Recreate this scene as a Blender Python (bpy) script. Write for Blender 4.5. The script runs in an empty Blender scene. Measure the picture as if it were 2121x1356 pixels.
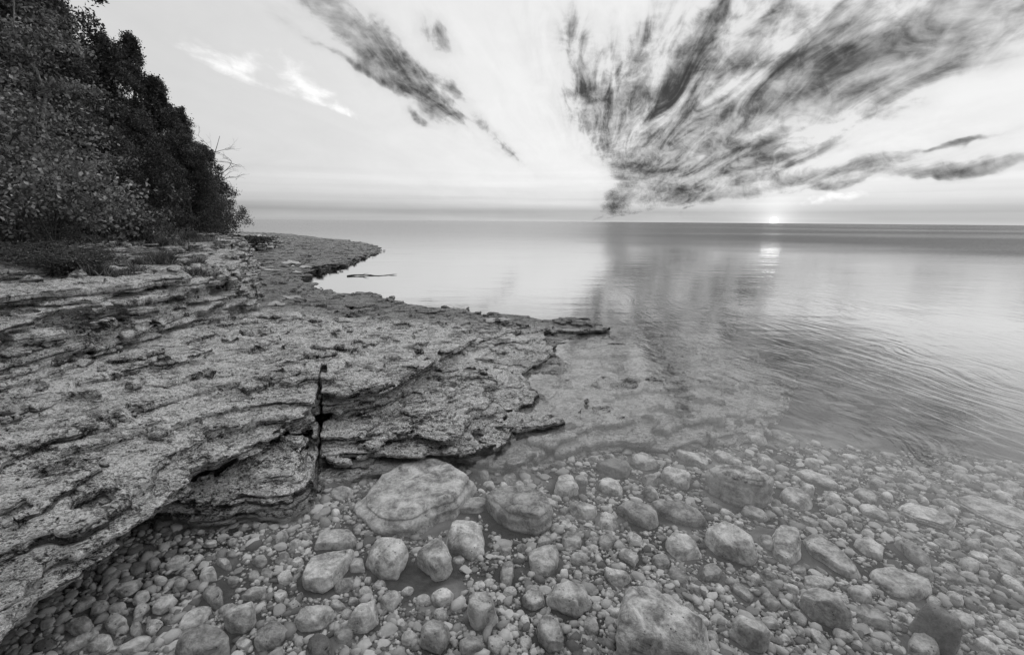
import bpy, math, random
import numpy as np
from mathutils import Vector, Matrix

# ------------------------------------------------------------------ camera
F = 943.0; CX, CY = 1060.5, 678.0; EYE = 1.7
PITCH = math.atan(220.5 / F); ROLL = math.radians(0.46)
FWD = np.array([0, math.cos(PITCH), -math.sin(PITCH)])
R0 = np.array([1.0, 0, 0]); U0 = np.array([0, math.sin(PITCH), math.cos(PITCH)])
RC = R0 * math.cos(ROLL) + U0 * math.sin(ROLL)
UC = -R0 * math.sin(ROLL) + U0 * math.cos(ROLL)
sc = bpy.context.scene
cd = bpy.data.cameras.new('camera'); cam = bpy.data.objects.new('camera', cd)
sc.collection.objects.link(cam); sc.camera = cam
cd.sensor_width = 36; cd.lens = 36 * F / 2121; cd.clip_start = 0.05; cd.clip_end = 40000
M = Matrix.Identity(4)
for i in range(3):
    M[i][0] = RC[i]; M[i][1] = UC[i]; M[i][2] = -FWD[i]
M[2][3] = EYE
cam.matrix_world = M

def ray(px, py):
    d = FWD * F + RC * (px - CX) + UC * (CY - py)
    return d / np.linalg.norm(d)
def W(px, py, z=0.0):                      # a pixel's point on the level z
    d = ray(px, py); t = (z - EYE) / d[2]
    return np.array([d[0] * t, d[1] * t])
def D(px, dist):                           # a point of the shore at forward distance dist
    return np.array([(px - CX) / 968.0 * dist, dist])

# ------------------------------------------------------------------ exposure, world, sun
sc.view_settings.view_transform = 'Standard'; sc.view_settings.look = 'None'
sc.view_settings.exposure = 0.56; sc.view_settings.gamma = 1.0
sc.view_settings.use_curve_mapping = False
sc.render.engine = 'CYCLES'
sc.cycles.use_denoising = True
sc.cycles.max_bounces = 10; sc.cycles.diffuse_bounces = 3; sc.cycles.glossy_bounces = 3
sc.cycles.transparent_max_bounces = 12; sc.cycles.volume_bounces = 1
sc.cycles.caustics_reflective = False; sc.cycles.caustics_refractive = False

sund = ray(1603, 457)
SUN_EL = math.radians(1.2); SUN_AZ = math.atan2(sund[0], sund[1])

class NT:
    """small helper to chain shader nodes"""
    def __init__(s, tree): s.t = tree; s.n = tree.nodes; s.l = tree.links
    def put(s, sock, v):
        if v is None: return
        if hasattr(v, 'is_output'): s.l.new(v, sock)
        else:
            try: sock.default_value = v
            except Exception: sock.default_value = (v, v, v)
    def math(s, op, a, b=None, c=None, clamp=False):
        n = s.n.new('ShaderNodeMath'); n.operation = op; n.use_clamp = clamp
        s.put(n.inputs[0], a); s.put(n.inputs[1], b); s.put(n.inputs[2], c); return n.outputs[0]
    def vec(s, op, a, b=None, out=0):
        n = s.n.new('ShaderNodeVectorMath'); n.operation = op
        s.put(n.inputs[0], a); s.put(n.inputs[1], b); return n.outputs[out]
    def dot(s, a, b): return s.vec('DOT_PRODUCT', a, b, 1)
    def xyz(s, x, y, z):
        n = s.n.new('ShaderNodeCombineXYZ'); s.put(n.inputs[0], x); s.put(n.inputs[1], y); s.put(n.inputs[2], z); return n.outputs[0]
    def sep(s, v):
        n = s.n.new('ShaderNodeSeparateXYZ'); s.put(n.inputs[0], v); return n.outputs
    def noise(s, v, scale, detail=5, rough=0.55, dist=0.0, kind='FBM', lac=2.0):
        n = s.n.new('ShaderNodeTexNoise'); n.noise_type = kind
        s.put(n.inputs['Vector'], v); n.inputs['Scale'].default_value = scale
        n.inputs['Detail'].default_value = detail; n.inputs['Roughness'].default_value = rough
        n.inputs['Distortion'].default_value = dist; n.inputs['Lacunarity'].default_value = lac
        if kind == 'FBM': n.normalize = True
        return n.outputs[0]
    def vor(s, v, scale, feat='F1', rand=1.0):
        n = s.n.new('ShaderNodeTexVoronoi'); n.feature = feat
        s.put(n.inputs['Vector'], v); n.inputs['Scale'].default_value = scale
        n.inputs['Randomness'].default_value = rand; return n.outputs
    def map(s, v, a, b, c=0.0, d=1.0, smooth=True):
        n = s.n.new('ShaderNodeMapRange'); n.interpolation_type = 'SMOOTHSTEP' if smooth else 'LINEAR'
        s.put(n.inputs[0], v); s.put(n.inputs[1], a); s.put(n.inputs[2], b); s.put(n.inputs[3], c); s.put(n.inputs[4], d)
        return n.outputs[0]
    def ramp(s, v, pts):
        n = s.n.new('ShaderNodeValToRGB'); s.put(n.inputs[0], v); e = n.color_ramp.elements
        while len(e) > 1: e.remove(e[-1])
        for i, (p, c) in enumerate(pts):
            k = e[0] if i == 0 else e.new(p)
            k.position = p; k.color = (c, c, c, 1)
        return n.outputs[0]
    def mix(s, f, a, b):                    # scalar mix
        n = s.n.new('ShaderNodeMix'); n.data_type = 'FLOAT'; n.clamp_factor = True
        s.put(n.inputs[0], f); s.put(n.inputs[2], a); s.put(n.inputs[3], b); return n.outputs[0]

world = bpy.data.worlds.new('World'); sc.world = world; world.use_nodes = True
world.cycles.sampling_method = 'MANUAL'; world.cycles.sample_map_resolution = 1024
def build_world():
    t = NT(world.node_tree); t.n.clear()
    d = t.n.new('ShaderNodeTexCoord').outputs['Generated']
    sky = t.n.new('ShaderNodeTexSky'); sky.sky_type = 'NISHITA'; sky.sun_disc = False
    sky.sun_elevation = SUN_EL; sky.sun_rotation = SUN_AZ; sky.air_density = 1.0; sky.dust_density = 1.0
    bw = t.n.new('ShaderNodeRGBToBW'); t.l.new(sky.outputs[0], bw.inputs[0])
    # polar coordinates round the point of the horizon the cloud streets run to
    vp = ray(1225, 452); az = math.atan2(vp[0], vp[1])
    ux, rx = (math.sin(az), math.cos(az), 0.0), (math.cos(az), -math.sin(az), 0.0)
    S = t.sep(d); z = S[2]
    a, b = t.dot(d, rx), t.dot(d, ux)
    warp = t.noise(d, 7.0, 4, 0.6)
    warp2 = t.noise(t.vec('ADD', d, (5.2, 1.3, 7.7)), 7.0, 4, 0.6)
    zz = t.math('ABSOLUTE', z)
    ang0 = t.math('ARCTAN2', a, zz)
    rho0 = t.math('ARCCOSINE', b)
    ang = t.math('ADD', ang0, t.math('MULTIPLY', t.math('SUBTRACT', warp, 0.5), 0.14))
    rho = t.math('ADD', rho0, t.math('MULTIPLY', t.math('SUBTRACT', warp2, 0.5), 0.14))
    P = t.xyz(ang, rho, 0.0)
    def polar(px, py):
        r = ray(px, py); aa = r @ np.array(rx); bb = r @ np.array(ux)
        return math.atan2(aa, abs(r[2])), math.acos(max(-1, min(1, bb)))
    def lobes(lst):
        acc = 0.0
        for (px, py, ln, wd, st) in lst:
            an, ro = polar(px, py); dpx = math.hypot(px - 1225, py - 452)
            wa = wd / max(dpx, 30); wr = ln * ro / max(dpx, 30)
            q = t.vec('MULTIPLY', t.vec('SUBTRACT', P, (an, ro, 0)), (1 / wa, 1 / wr, 0))
            l2 = t.dot(q, q)
            g = t.math('POWER', 0.3679, l2)
            acc = t.math('MULTIPLY_ADD', g, st, acc)
        return acc
    dark = lobes([
        (690, 20, 90, 30, 1.0), (775, 105, 80, 30, 1.2), (850, 175, 75, 30, 1.2), (920, 238, 50, 20, .9),
        (715, 122, 90, 8, .8), (905, 85, 40, 28, 1.1), (1005, 262, 30, 12, 1.1), (950, 200, 35, 16, .9),
        (868, 248, 26, 10, .7), (1060, 320, 40, 10, .7),
        (1190, 60, 70, 35, .45), (1225, 205, 70, 45, 1.1), (1272, 255, 55, 38, 1.2), (1210, 140, 50, 30, .5),
        (1445, 85, 130, 20, 1.6), (1425, 140, 70, 38, .9), (1320, 110, 60, 20, .6), (1530, 90, 110, 40, .55),
        (1700, 75, 120, 24, 1.4), (1800, 110, 150, 24, 1.0), (2010, 15, 150, 40, 1.0), (1590, 222, 120, 27, 1.5),
        (1480, 275, 90, 26, .9), (1655, 140, 80, 22, .7), (1930, 130, 200, 24, .8), (1720, 190, 130, 16, .7),
        (1400, 300, 90, 30, 1.1), (1330, 345, 80, 40, 1.1), (1330, 385, 110, 40, .6),
        (1500, 330, 160, 26, .7), (1640, 378, 260, 16, .9), (2030, 338, 210, 15, 1.2),
        (1420, 150, 220, 170, .58), (1720, 110, 280, 120, .55), (1340, 330, 160, 90, .5), (850, 150, 230, 60, .38), (1150, 140, 200, 70, .25), (1980, 60, 240, 130, .55), (1560, 330, 240, 50, .45),
        (1900, 365, 260, 8, .7), (1990, 292, 55, 5, 1.0), (1340, 400, 120, 40, .5), (1480, 400, 160, 30, .8)])
    bright = lobes([
        (510, 130, 40, 55, 1.0), (425, 105, 60, 30, .7), (600, 150, 40, 40, .8), (665, 195, 45, 16, .9),
        (575, 288, 30, 10, .6), (712, 235, 32, 9, .8), (1900, 235, 260, 14, .9), (2050, 120, 160, 14, .9),
        (1830, 280, 160, 10, .6), (1480, 265, 40, 14, .8), (1290, 300, 80, 60, .6), (1420, 220, 80, 60, .5),
        (1350, 150, 80, 40, .6), (1700, 415, 120, 8, .8), (1800, 395, 200, 8, .7), (1610, 120, 90, 30, .5), (1790, 40, 90, 30, .5),
        (1490, 352, 80, 12, .6)])
    lr = t.math('LOGARITHM', t.math('MAXIMUM', rho0, 0.01), 2.7183)
    streak = t.noise(t.xyz(t.math('MULTIPLY', ang0, 4.0), t.math('MULTIPLY', lr, 1.5), 0.0), 1.9, 9, 0.56, 1.1)
    billow = t.noise(t.vec('MULTIPLY', d, (1, 1, 2.4)), 9.0, 9, 0.6, 0.3)
    rip = t.noise(t.xyz(t.math('MULTIPLY', ang0, 9), t.math('MULTIPLY', lr, 9.0), 2.0), 1.6, 5, 0.6, 1.6)
    tex = t.math('ADD', t.math('ADD', t.math('MULTIPLY', t.mix(t.map(rho0, .08, .22), billow, streak), .55), t.math('MULTIPLY', billow, .35)), t.math('MULTIPLY', rip, .14))
    cov = t.math('ADD', t.math('MULTIPLY', t.math('MINIMUM', dark, 1.6), .68), t.math('SUBTRACT', t.math('MULTIPLY', tex, 4.8), 2.56))
    dens = t.map(cov, -0.30, 1.40)
    dens = t.math('MULTIPLY', dens, t.map(dark, 0.0, .8))
    bcov = t.math('ADD', t.math('MULTIPLY', bright, .5), t.math('SUBTRACT', t.math('MULTIPLY', tex, 4.4), 2.62))
    bden = t.math('MULTIPLY', t.map(bcov, 0.0, 0.8), t.map(bright, 0.02, .5))
    # clear sky luminance: the physical sky, compressed, on a pale evening veil
    el = t.math('ARCSINE', zz)
    grad = t.ramp(t.math('MULTIPLY', el, 1.0), [(0.0, .40), (0.020, .32), (0.035, .48), (0.075, .59), (0.25, .60), (.42, .60), (.60, .72), (1.0, .82)])
    side = t.map(a, -0.85, -0.1, .76, 1.0)
    base = t.math('MULTIPLY', grad, side)
    phys = t.math('POWER', t.math('MAXIMUM', bw.outputs[0], 0.001), 0.25)
    base = t.math('MULTIPLY', base, t.math('MULTIPLY_ADD', phys, .12, .86))
    # low bars of haze over the horizon
    bars = t.noise(t.xyz(t.math('MULTIPLY', a, 1.2), t.math('MULTIPLY', z, 40), 0), 1.2, 4, .5)
    base = t.math('MULTIPLY', base, t.math('MULTIPLY_ADD', t.math('MULTIPLY', t.map(el, 0.0, .14, 1, 0), t.math('SUBTRACT', bars, .5)), .7, 1.0))
    mott = t.math('MULTIPLY_ADD', t.math('SUBTRACT', tex, .52), -0.25, 1.0)
    base = t.math('MULTIPLY', base, mott)
    c = t.mix(t.math('MULTIPLY', bden, .7), base, .84)
    c = t.math('MULTIPLY', c, t.math('MULTIPLY_ADD', t.map(dark, .0, 1.2), -.14, 1.0))
    rim = t.math('MULTIPLY', t.map(dens, .0, .25), t.map(dens, .25, .7, 1, 0))
    c = t.math('MULTIPLY_ADD', rim, .07, c)
    c = t.math('MULTIPLY', c, t.math('MULTIPLY_ADD', t.math('MULTIPLY', dens, t.map(tex, .40, .66, .5, 1.0)), -.93, 1.0))
    # the sun on the horizon, with its glow
    cs = t.dot(d, tuple(sund)); th = t.math('ARCCOSINE', t.math('MINIMUM', cs, 1.0))
    disc = t.map(th, 0.0030, 0.0080, 1.5, 0.0)
    glow = t.math('MULTIPLY', t.math('POWER', 0.3679, t.math('MULTIPLY', th, 38.0)), .35)
    c = t.math('ADD', c, t.math('ADD', disc, glow))
    opp = t.dot(d, (math.sin(SUN_AZ), math.cos(SUN_AZ), 0.0))
    c = t.math('MULTIPLY', c, t.map(opp, -.85, .10, .22, 1.0))
    c = t.math('MULTIPLY', c, 10.0)
    bg = t.n.new('ShaderNodeBackground'); bg.inputs[1].default_value = 0.1
    t.l.new(c, bg.inputs[0])
    out = t.n.new('ShaderNodeOutputWorld'); t.l.new(bg.outputs[0], out.inputs[0])
build_world()
sl = bpy.data.lights.new('sun', 'SUN'); sun = bpy.data.objects.new('sun', sl); sc.collection.objects.link(sun)
sl.energy = 0.002; sl.angle = math.radians(2.0); sl.color = (1, 1, 1)
sd = Vector((math.sin(SUN_AZ) * math.cos(SUN_EL), math.cos(SUN_AZ) * math.cos(SUN_EL), math.sin(SUN_EL)))
sun.rotation_euler = sd.to_track_quat('Z', 'Y').to_euler()

# ------------------------------------------------------------------ helpers
rng = np.random.default_rng(7); rnd = random.Random(7)
def link(o, parent=None):
    sc.collection.objects.link(o)
    if parent is not None: o.parent = parent
    return o
def mesh_np(name, v, f, mat=None, smooth=True):
    """v (N,3) float, f (M,3|4) int"""
    me = bpy.data.meshes.new(name); v = np.ascontiguousarray(v, np.float32); f = np.ascontiguousarray(f, np.int32)
    me.vertices.add(len(v)); me.vertices.foreach_set('co', v.ravel())
    k = f.shape[1]; me.loops.add(f.size); me.loops.foreach_set('vertex_index', f.ravel())
    me.polygons.add(len(f)); me.polygons.foreach_set('loop_start', np.arange(0, f.size, k, dtype=np.int32))
    me.polygons.foreach_set('use_smooth', np.full(len(f), smooth))
    me.update(calc_edges=True)
    if mat: me.materials.append(mat)
    return me
def obj(name, me, parent=None, label=None, cat=None, group=None, kind=None, loc=None):
    o = link(bpy.data.objects.new(name, me), parent)
    if loc is not None: o.location = loc
    for k, x in (('label', label), ('category', cat), ('group', group), ('kind', kind)):
        if x: o[k] = x
    return o
def h_(i, j, k, seed):
    n = (i * 374761393 + j * 668265263 + k * 2147483647 + seed * 1442695041) & 0xffffffff
    n = ((n ^ (n >> 13)) * 1274126177) & 0xffffffff
    n = ((n ^ (n >> 15)) * 2246822519) & 0xffffffff
    return ((n ^ (n >> 16)) & 0xffffff).astype(np.float32) / 16777215.0
def vn2(x, y, seed):
    xi = np.floor(x); yi = np.floor(y); fx = (x - xi).astype(np.float32); fy = (y - yi).astype(np.float32)
    xi = xi.astype(np.int64); yi = yi.astype(np.int64); fx = fx * fx * (3 - 2 * fx); fy = fy * fy * (3 - 2 * fy)
    a = h_(xi, yi, 0, seed); b = h_(xi + 1, yi, 0, seed); c = h_(xi, yi + 1, 0, seed); d = h_(xi + 1, yi + 1, 0, seed)
    return ((a + (b - a) * fx) * (1 - fy) + (c + (d - c) * fx) * fy) * 2 - 1
def fbm2(x, y, seed, oct=4, rough=.5):
    s = 0; a = 1.0; t = 0; c, n = math.cos(.6), math.sin(.6)
    for o in range(oct):
        s = s + a * vn2(x, y, seed + o * 17); t += a; a *= rough
        x, y = (x * c - y * n) * 2.03 + 3.7, (x * n + y * c) * 2.03 - 1.9
    return s / t
def vn3(p, seed):
    i = np.floor(p); f = (p - i).astype(np.float32); i = i.astype(np.int64); f = f * f * (3 - 2 * f)
    r = 0
    for dx in (0, 1):
        for dy in (0, 1):
            for dz in (0, 1):
                w = (f[:, 0] if dx else 1 - f[:, 0]) * (f[:, 1] if dy else 1 - f[:, 1]) * (f[:, 2] if dz else 1 - f[:, 2])
                r = r + w * h_(i[:, 0] + dx, i[:, 1] + dy, i[:, 2] + dz, seed)
    return r * 2 - 1
def fbm3(p, seed, oct=3, rough=.5):
    s = 0; a = 1.0; t = 0
    for o in range(oct):
        s = s + a * vn3(p * 2.03 ** o + o * 5.3, seed + o * 13); t += a; a *= rough
    return s / t
def rbf(pts):
    """smooth surface through (x,y,z) points: linear radial basis with a plane"""
    P = np.array([p[:2] for p in pts], float); Z = np.array([p[2] for p in pts], float); n = len(P)
    A = np.zeros((n + 3, n + 3)); A[:n, :n] = np.linalg.norm(P[:, None] - P[None], axis=2) + np.eye(n) * -.02
    A[:n, n] = 1; A[:n, n + 1:] = P; A[n, :n] = 1; A[n + 1:, :n] = P.T
    w = np.linalg.solve(A, np.r_[Z, 0, 0, 0])
    def f(x, y):
        r = w[n] + w[n + 1] * x + w[n + 2] * y
        for (px, py), k in zip(P, w[:n]): r = r + k * np.hypot(x - px, y - py)
        return r.astype(np.float32) if hasattr(r, 'astype') else r
    return f
def sdist(poly, x, y):
    """signed distance, positive inside"""
    d = np.full(x.shape, 1e9); ins = np.zeros(x.shape, bool); n = len(poly)
    for i in range(n):
        ax, ay = poly[i]; bx, by = poly[(i + 1) % n]; ex, ey = bx - ax, by - ay
        t = np.clip(((x - ax) * ex + (y - ay) * ey) / (ex * ex + ey * ey + 1e-12), 0, 1)
        d = np.minimum(d, (x - ax - t * ex) ** 2 + (y - ay - t * ey) ** 2)
        if ay != by:
            ins ^= ((ay > y) != (by > y)) & (x < ex * (y - ay) / ey + ax)
    return (np.sqrt(d) * np.where(ins, 1, -1)).astype(np.float32)
def new_mat(name):
    m = bpy.data.materials.new(name); m.use_nodes = True; t = NT(m.node_tree); t.n.clear()
    b = t.n.new('ShaderNodeBsdfPrincipled'); o = t.n.new('ShaderNodeOutputMaterial'); t.l.new(b.outputs[0], o.inputs[0])
    b.inputs['Roughness'].default_value = .9
    try: b.inputs['Specular IOR Level'].default_value = .25
    except Exception: pass
    return m, t, b, o
def bump(t, h, strength, dist, b, prev=None):
    n = t.n.new('ShaderNodeBump'); n.inputs['Strength'].default_value = strength; n.inputs['Distance'].default_value = dist
    t.l.new(h, n.inputs['Height'])
    if prev is not None: t.l.new(prev, n.inputs['Normal'])
    if b is not None: t.l.new(n.outputs[0], b.inputs['Normal'])
    return n.outputs[0]

# ------------------------------------------------------------------ materials
def mat_ledge():
    m, t, b, o = new_mat('weathered_limestone')
    p = t.n.new('ShaderNodeNewGeometry').outputs['Position']; S = t.sep(p)
    # streaks along the bedding: compress the height
    q = t.vec('MULTIPLY', p, (1, 1, 3.0))
    big = t.noise(p, 1.3, 4, .6)
    med = t.noise(t.vec('MULTIPLY', p, (1.0, 1.5, 2.5)), 13, 9, .74, .3)
    fine = t.noise(q, 80, 8, .8)
    pit = t.vor(t.vec('ADD', t.vec('MULTIPLY', p, (1, 1, 2)), t.math('MULTIPLY', med, .12)), 34)[0]
    c = t.math('ADD', t.math('MULTIPLY', med, .62), t.math('MULTIPLY', fine, .42))
    c = t.math('ADD', c, t.math('MULTIPLY', t.math('SUBTRACT', big, .5), .30))
    col = t.ramp(c, [(0.0, .02), (.41, .04), (.46, .14), (.50, .42), (.55, .70), (.66, .88)])
    col = t.math('MULTIPLY', col, t.map(pit, .04, .26, .25, 1.0))
    pa = t.noise(t.vec('MULTIPLY', p, (1, 1.4, 2.2)), 30, 7, .7, .5); pb = t.noise(q, 75, 6, .75)
    pits = t.math('MULTIPLY', t.map(pa, .35, .46, .08, 1.0), t.map(pb, .35, .46, .2, 1.0))
    col = t.math('MULTIPLY', t.math('MULTIPLY', t.math('MULTIPLY_ADD', col, 1.0, .16), t.map(t.noise(p, 2.6, 5, .65), .36, .62, .62, 1.12)), pits)
    blot = t.map(t.noise(t.vec('MULTIPLY', p, (1, 1.9, 2)), 3.4, 9, .74, .4), .37, .47, .20, 1.0)
    col = t.math('MULTIPLY', col, blot)
    # fine cracks and flaked edges
    wp = t.vec('ADD', t.vec('MULTIPLY', p, (.8, 1.5, 2.0)), t.math('MULTIPLY', med, .5))
    ck = t.map(t.vor(wp, 3.2, 'DISTANCE_TO_EDGE')[0], .004, .035); ck2 = t.map(t.vor(wp, 9.0, 'DISTANCE_TO_EDGE')[0], .01, .06)
    ckm = t.map(t.noise(p, 3.1, 4, .6), .46, .56); ckn = t.map(t.noise(t.vec('ADD', p, (9, 2, 4)), 4.3, 4, .6), .48, .58)
    cr = t.math('MULTIPLY', t.mix(ckm, 1.0, ck), t.mix(ckn, 1.0, ck2))
    col = t.math('MULTIPLY', col, t.math('MULTIPLY_ADD', cr, .88, .12))
    spot = t.map(t.noise(t.vec('ADD', p, (3, 8, 1)), 38, 5, .7), .56, .66); col = t.mix(t.math('MULTIPLY', spot, t.map(big, .4, .6, .15, .8)), col, .82)
    col = t.math('MULTIPLY', t.math('MINIMUM', t.math('MULTIPLY', col, 2.3), .9), t.math('MULTIPLY_ADD', t.math('MULTIPLY', pits, t.map(fine, .42, .54, .45, 1.0)), .62, .38))
    col = t.math('MULTIPLY', t.math('POWER', col, 1.4), 1.22)
    soil = t.math('MULTIPLY', t.map(S[2], 1.12, 1.24), t.map(t.noise(p, 1.7, 6, .7), .42, .58)); col = t.mix(soil, col, t.math('MULTIPLY', med, .16))
    # thin dark partings between the beds
    bd = t.noise(t.vec('MULTIPLY', p, (1.2, 1.2, 26)), 1.6, 6, .65)
    ns = t.math('ABSOLUTE', t.sep(t.n.new('ShaderNodeNewGeometry').outputs['True Normal'])[2])
    steep = t.map(ns, .45, .8, 1, 0)
    col = t.math('MULTIPLY', col, t.mix(steep, 1.0, t.map(bd, .40, .56, .12, 1.0)))
    # far shelf: weaker light painted in with dark lichen; low edges: wet weed
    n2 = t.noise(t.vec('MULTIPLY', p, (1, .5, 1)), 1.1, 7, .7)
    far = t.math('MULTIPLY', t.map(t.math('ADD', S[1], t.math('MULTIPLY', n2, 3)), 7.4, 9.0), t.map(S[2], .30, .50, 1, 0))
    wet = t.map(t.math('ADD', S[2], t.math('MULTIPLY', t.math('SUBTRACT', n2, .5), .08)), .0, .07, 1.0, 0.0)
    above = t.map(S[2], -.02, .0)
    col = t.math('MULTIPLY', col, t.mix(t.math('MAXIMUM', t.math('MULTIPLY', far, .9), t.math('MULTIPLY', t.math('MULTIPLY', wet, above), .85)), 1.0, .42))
    # silt over what lies under water
    silt = t.math('MULTIPLY', t.map(S[2], -.03, 0.0, 1, 0), .75)
    siltc = t.math('MULTIPLY', t.math('MULTIPLY_ADD', med, .9, .12), t.map(pa, .36, .46, .5, 1.0))
    col = t.mix(silt, col, siltc)
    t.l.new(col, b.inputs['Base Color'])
    t.put(b.inputs['Roughness'], t.mix(t.math('MULTIPLY', wet, above), .92, .55))
    h = t.math('ADD', t.math('MULTIPLY', med, 1.0), t.math('MULTIPLY', fine, .35))
    h = t.math('ADD', h, t.math('MULTIPLY', t.map(pit, .0, .3), .18))
    h = t.math('ADD', h, t.math('MULTIPLY', pits, .35)); h = t.math('ADD', h, t.math('MULTIPLY', cr, .5)); h = t.math('ADD', h, t.math('MULTIPLY', blot, .3))
    bump(t, h, 1.0, .04, b)
    return m
def mat_stone(name, lo, hi, wetness=.0):
    m, t, b, o = new_mat(name)
    tc = t.n.new('ShaderNodeTexCoord').outputs['Object']
    oi = t.n.new('ShaderNodeObjectInfo')
    p = t.vec('ADD', tc, t.vec('MULTIPLY', oi.outputs['Random'], (13, 7, 5)))
    med = t.noise(p, 11, 8, .65, .4); fine = t.noise(p, 60, 6, .75)
    pit = t.vor(p, 42)[0]; sel = t.noise(p, 7, 2)
    c = t.math('ADD', t.math('MULTIPLY', med, .7), t.math('MULTIPLY', fine, .3))
    col = t.map(c, .34, .66, lo, hi)
    col = t.math('MULTIPLY', col, t.math('MULTIPLY_ADD', oi.outputs['Random'], .6, .65))
    spots = t.math('MULTIPLY', t.map(pit, .08, .2, 1, 0), t.map(sel, .5, .6))
    col = t.math('MULTIPLY', col, t.math('MULTIPLY_ADD', spots, -.7, 1.0))
    t.l.new(col, b.inputs['Base Color'])
    h = t.math('ADD', med, t.math('MULTIPLY', fine, .3)); h = t.math('SUBTRACT', h, t.math('MULTIPLY', spots, .25))
    bump(t, h, .8, .03, b)
    return m
def mat_pebble():
    m, t, b, o = new_mat('pebble_stone')
    g = t.n.new('ShaderNodeNewGeometry')
    fine = t.noise(g.outputs['Position'], 40, 6, .7)
    col = t.math('MULTIPLY', t.math('MULTIPLY_ADD', g.outputs['Random Per Island'], .54, .10), t.math('MULTIPLY_ADD', fine, .8, .6))
    t.l.new(col, b.inputs['Base Color']); bump(t, fine, .5, .01, b)
    return m
def mat_silt():
    m, t, b, o = new_mat('lake_silt')
    p = t.n.new('ShaderNodeNewGeometry').outputs['Position']
    a = t.noise(p, 2.2, 5, .55, .6); f = t.noise(p, 30, 8, .75)
    col = t.math('ADD', t.map(a, .42, .68, .05, .26), t.math('MULTIPLY', t.math('SUBTRACT', f, .5), .12))
    t.l.new(col, b.inputs['Base Color'])
    bump(t, f, .5, .02, b)
    return m
def mat_soil():
    m, t, b, o = new_mat('forest_soil')
    p = t.n.new('ShaderNodeNewGeometry').outputs['Position']
    f = t.noise(p, 12, 8, .75)
    t.l.new(t.map(f, .3, .7, .02, .12), b.inputs['Base Color']); bump(t, f, .8, .05, b)
    return m
def mat_leaf(name, lo, hi, trans=.25, rough=.6):
    m, t, b, o = new_mat(name)
    g = t.n.new('ShaderNodeNewGeometry')
    col = t.math('MULTIPLY_ADD', t.math('POWER', g.outputs['Random Per Island'], 1.6), hi - lo, lo)
    col = t.math('MULTIPLY', col, t.map(t.noise(g.outputs['Position'], 3.2, 3, .6), .35, .65, .45, 1.35))
    t.l.new(col, b.inputs['Base Color']); b.inputs['Roughness'].default_value = rough
    tr = t.n.new('ShaderNodeBsdfTranslucent'); t.l.new(col, tr.inputs[0])
    mx = t.n.new('ShaderNodeMixShader'); mx.inputs[0].default_value = trans
    t.l.new(b.outputs[0], mx.inputs[1]); t.l.new(tr.outputs[0], mx.inputs[2]); t.l.new(mx.outputs[0], o.inputs[0])
    return m
def mat_bark(name, lo, hi):
    m, t, b, o = new_mat(name)
    p = t.n.new('ShaderNodeTexCoord').outputs['Object']
    f = t.noise(t.vec('MULTIPLY', p, (1, 1, .2)), 40, 6, .7)
    t.l.new(t.map(f, .3, .7, lo, hi), b.inputs['Base Color']); bump(t, f, .8, .01, b)
    return m
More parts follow.
